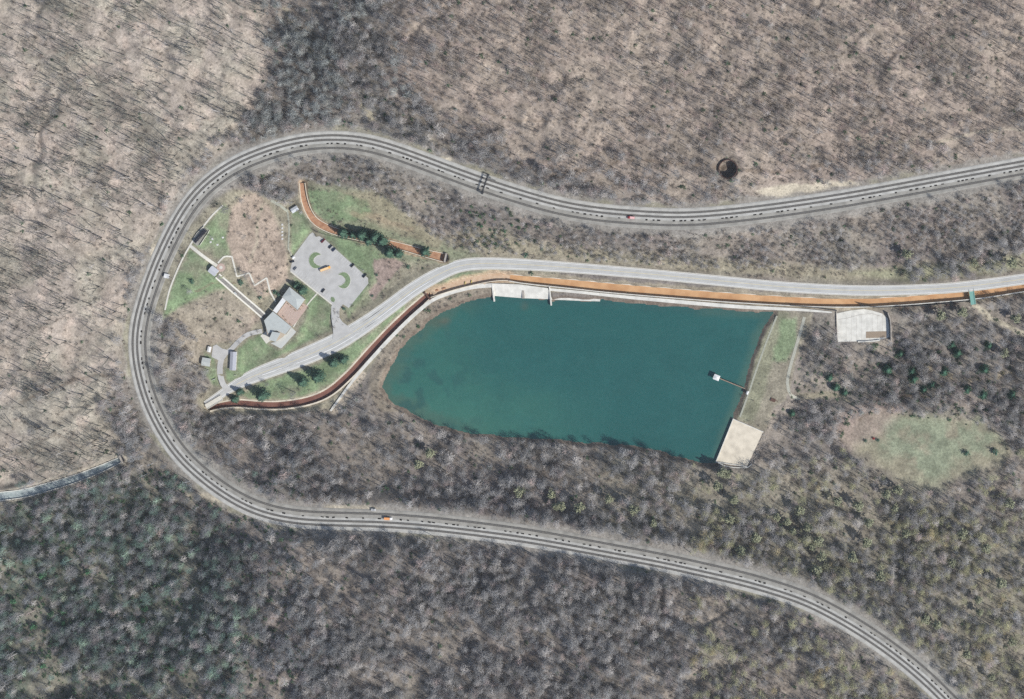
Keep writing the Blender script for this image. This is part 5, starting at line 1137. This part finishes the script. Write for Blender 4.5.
# the rest of the wood is one mass nobody could count
tcol = bpy.data.collections.new('forest_templates')
for i, (a, b, _) in enumerate(TPL):
    vf = merge([a, b]); me_ = np_mesh('bare_tree_template', vf[0], vf[1], M_tint); o = bpy.data.objects.new('t%02d' % i, me_); tcol.objects.link(o)
def gn_instances(nm, coll):
    ng = bpy.data.node_groups.new(nm, 'GeometryNodeTree'); ng.interface.new_socket('Geometry', in_out='INPUT', socket_type='NodeSocketGeometry'); ng.interface.new_socket('Geometry', in_out='OUTPUT', socket_type='NodeSocketGeometry')
    gi = ng.nodes.new('NodeGroupInput'); go = ng.nodes.new('NodeGroupOutput'); ip = ng.nodes.new('GeometryNodeInstanceOnPoints'); ci = ng.nodes.new('GeometryNodeCollectionInfo')
    ci.inputs['Collection'].default_value = coll; ci.inputs['Separate Children'].default_value = True; ci.inputs['Reset Children'].default_value = True
    def na(nm_, ty):
        q = ng.nodes.new('GeometryNodeInputNamedAttribute'); q.data_type = ty; q.inputs['Name'].default_value = nm_; return q.outputs['Attribute']
    ng.links.new(gi.outputs[0], ip.inputs['Points']); ng.links.new(ci.outputs[0], ip.inputs['Instance']); ip.inputs['Pick Instance'].default_value = True
    ng.links.new(na('idx', 'INT'), ip.inputs['Instance Index']); ng.links.new(na('rot', 'FLOAT_VECTOR'), ip.inputs['Rotation']); ng.links.new(na('scl', 'FLOAT_VECTOR'), ip.inputs['Scale'])
    ng.links.new(ip.outputs[0], go.inputs[0]); return ng
def mass(name, label, cat, u, v, z, idx, sc, tint, ng, tilt=.05):
    k = (H - z) / H; P = np.stack([NX + (u - NU) * k, NY - (v - NV) * k, z - .05], -1); m = len(P)
    me_ = bpy.data.meshes.new(name); me_.vertices.add(m); me_.vertices.foreach_set('co', P.astype(np.float32).ravel())
    a = me_.attributes.new('idx', 'INT', 'POINT'); a.data.foreach_set('value', idx.astype(np.int32))
    a = me_.attributes.new('rot', 'FLOAT_VECTOR', 'POINT'); a.data.foreach_set('vector', np.stack([rng.normal(0, 1, m) * tilt, rng.normal(0, 1, m) * tilt, rng.uniform(0, 6.28, m)], -1).astype(np.float32).ravel())
    a = me_.attributes.new('scl', 'FLOAT_VECTOR', 'POINT'); a.data.foreach_set('vector', np.stack([sc, sc, sc * rng.uniform(.85, 1.1, m)], -1).astype(np.float32).ravel())
    a = me_.attributes.new('tint', 'FLOAT_COLOR', 'POINT'); a.data.foreach_set('color', np.concatenate([tint, np.ones((m, 1))], 1).astype(np.float32).ravel())
    o = bpy.data.objects.new(name, me_); COL.objects.link(o); md = o.modifiers.new('scatter', 'NODES'); md.node_group = ng
    return tag(o, label, cat, None, 'stuff')
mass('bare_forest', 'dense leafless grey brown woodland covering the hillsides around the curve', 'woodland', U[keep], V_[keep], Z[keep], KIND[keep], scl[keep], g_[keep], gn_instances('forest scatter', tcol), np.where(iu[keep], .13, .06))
print('forest', n)

# undergrowth: low twiggy brush and green ground plants
bcol = bpy.data.collections.new('brush_templates')
for i in range(4):
    t_, c_, _ = bare(201 + i, 2.6, 1.7, 8, 36, .07, .1); vf = merge([t_, c_]); me_ = np_mesh('brush_template', vf[0], vf[1], M_tint); o = bpy.data.objects.new('b%02d' % i, me_); bcol.objects.link(o)
for i in range(3):
    t_, c_, l_ = bare(211 + i, 1.8, 1.5, 7, 20, .05, .1, 110, .26); vf = merge([c_, l_]); me_ = np_mesh('brush_template', vf[0], vf[1], M_tint); o = bpy.data.objects.new('b%02d' % (i + 4), me_); bcol.objects.link(o)
ok2 = np.ones(RX.shape); ok = np.ones(RX.shape)
d_, s_, _ = pdist(RX, RY, T2, 60); la = d_ * -s_; kill((la > -12) & (la < 16.5 + rn * 3) & (d_ < 50))
d_, _, a_ = pdist(RX, RY, ROADC, 30); kill((d_ < a_[..., 1] / 2 + 3) & (d_ < 29))
for ch, wd in ((CH_MAIN, 3), (CH_TAN, 4), (CH_RED, 4), (CH_PARK, 3), (CH_LEFT, 4)):
    d_, _, a_ = pdist(RX, RY, catmull(ch, 6), 25); kill((d_ < a_[..., 1] / 2 + wd) & (d_ < 24))
kill((np.hypot((RX - 784) / 34, (RY - 190) / 7) < 1)); kill(le > -1); kill((RY < 318) & (RY > 278) & (RX > 480) & (RX < 900)); kill(inpoly(RX, RY, LOT)); kill(edged(RX, RY, SLAB, 30) > -2); kill(edged(RX, RY, PAD, 30) > -2); kill(np.hypot(RX - 728, RY - 169) < 10)
kill(inpoly(RX, RY, [(262,312),(290,284),(310,300),(296,335),(281,350),(262,344)])); kill(inpoly(RX, RY, [(185,246),(200,222),(232,250),(232,282),(266,318),(258,320),(208,280)]))
kill(prk * .5); kill(edged(RX, RY, FIELD, 30) > 3); kill((edged(RX, RY, DAM, 30) > -1) * .93)
gr = np.zeros(RX.shape)
for p in ([(224,204),(230,211),(230,256),(214,259),(194,244)],[(190,249),(214,268),(216,284),(166,309)],[(291,213),(312,231),(293,255)],[(310,190),(345,192),(372,214),(350,222)],[(318,232),(388,258),(349,318),(369,280)],[(296,277),(331,306),(330,330),(232,383),(226,366),(262,334),(281,350),(309,308)],[(252,387),(345,348),(407,302),(340,378),(252,398)],[(200,342),(240,345),(240,372),(222,386),(200,372)]): gr = np.maximum(gr, inpoly(RX, RY, p))
kill(gr)
bd = np.where(ul, 1 / 60., np.where(ne, 1 / 26., 1 / 22.)) * ok * (1 + .8 * fbm(RX, RY, 25, 97, 3))
bd = np.where(shr_z, bd * 1.5, bd)
hit = rng.random(RX.shape) < bd; u = RX[hit]; v = RY[hit]; m = len(u); sc = rng.uniform(.5, 1.5, m)
sws = ((u < 300) & (v > 470)) | ((u > 780) & (u < 1024) & (v > 340) & (v < 430)) | ((u > 460) & (u < 540) & (v > 205) & (v < 250)); grn = rng.random(m) < np.where(sws, .42, .05)
idx_ = np.where(grn, rng.integers(4, 7, m), rng.integers(0, 4, m))
ti = np.where(grn[:, None], np.array([.085, .15, .085]), np.array([.23, .195, .165])) * (1 + rng.normal(0, .2, (m, 1)))
mass('undergrowth', 'low twiggy brush and scattered green ground plants under the trees', 'undergrowth', u + rng.uniform(-.5, .5, m), v + rng.uniform(-.5, .5, m), hz(u, v), idx_, sc, np.clip(ti, .02, .8), gn_instances('brush scatter', bcol))
print('brush', m)

# ------------------------------------------------------------------ air
mb = MB(); _zl = float(HGT.min()) - 1; mb.box((0, 0, (_zl + H + 6) / 2), (11000, 11000, H + 6 - _zl)); hm = bpy.data.materials.new('thin haze'); hm.use_nodes = True; hn = hm.node_tree; hn.nodes.clear()
ho = hn.nodes.new('ShaderNodeOutputMaterial'); hv = hn.nodes.new('ShaderNodeVolumePrincipled'); hv.inputs['Color'].default_value = (.90, .93, .98, 1); hv.inputs['Density'].default_value = HAZE; hv.inputs['Anisotropy'].default_value = 0.2
hn.links.new(hv.outputs[0], ho.inputs['Volume']); o = mb.build('haze', hm); tag(o, 'thin pale haze filling the air over the valley', 'haze', None, 'stuff')
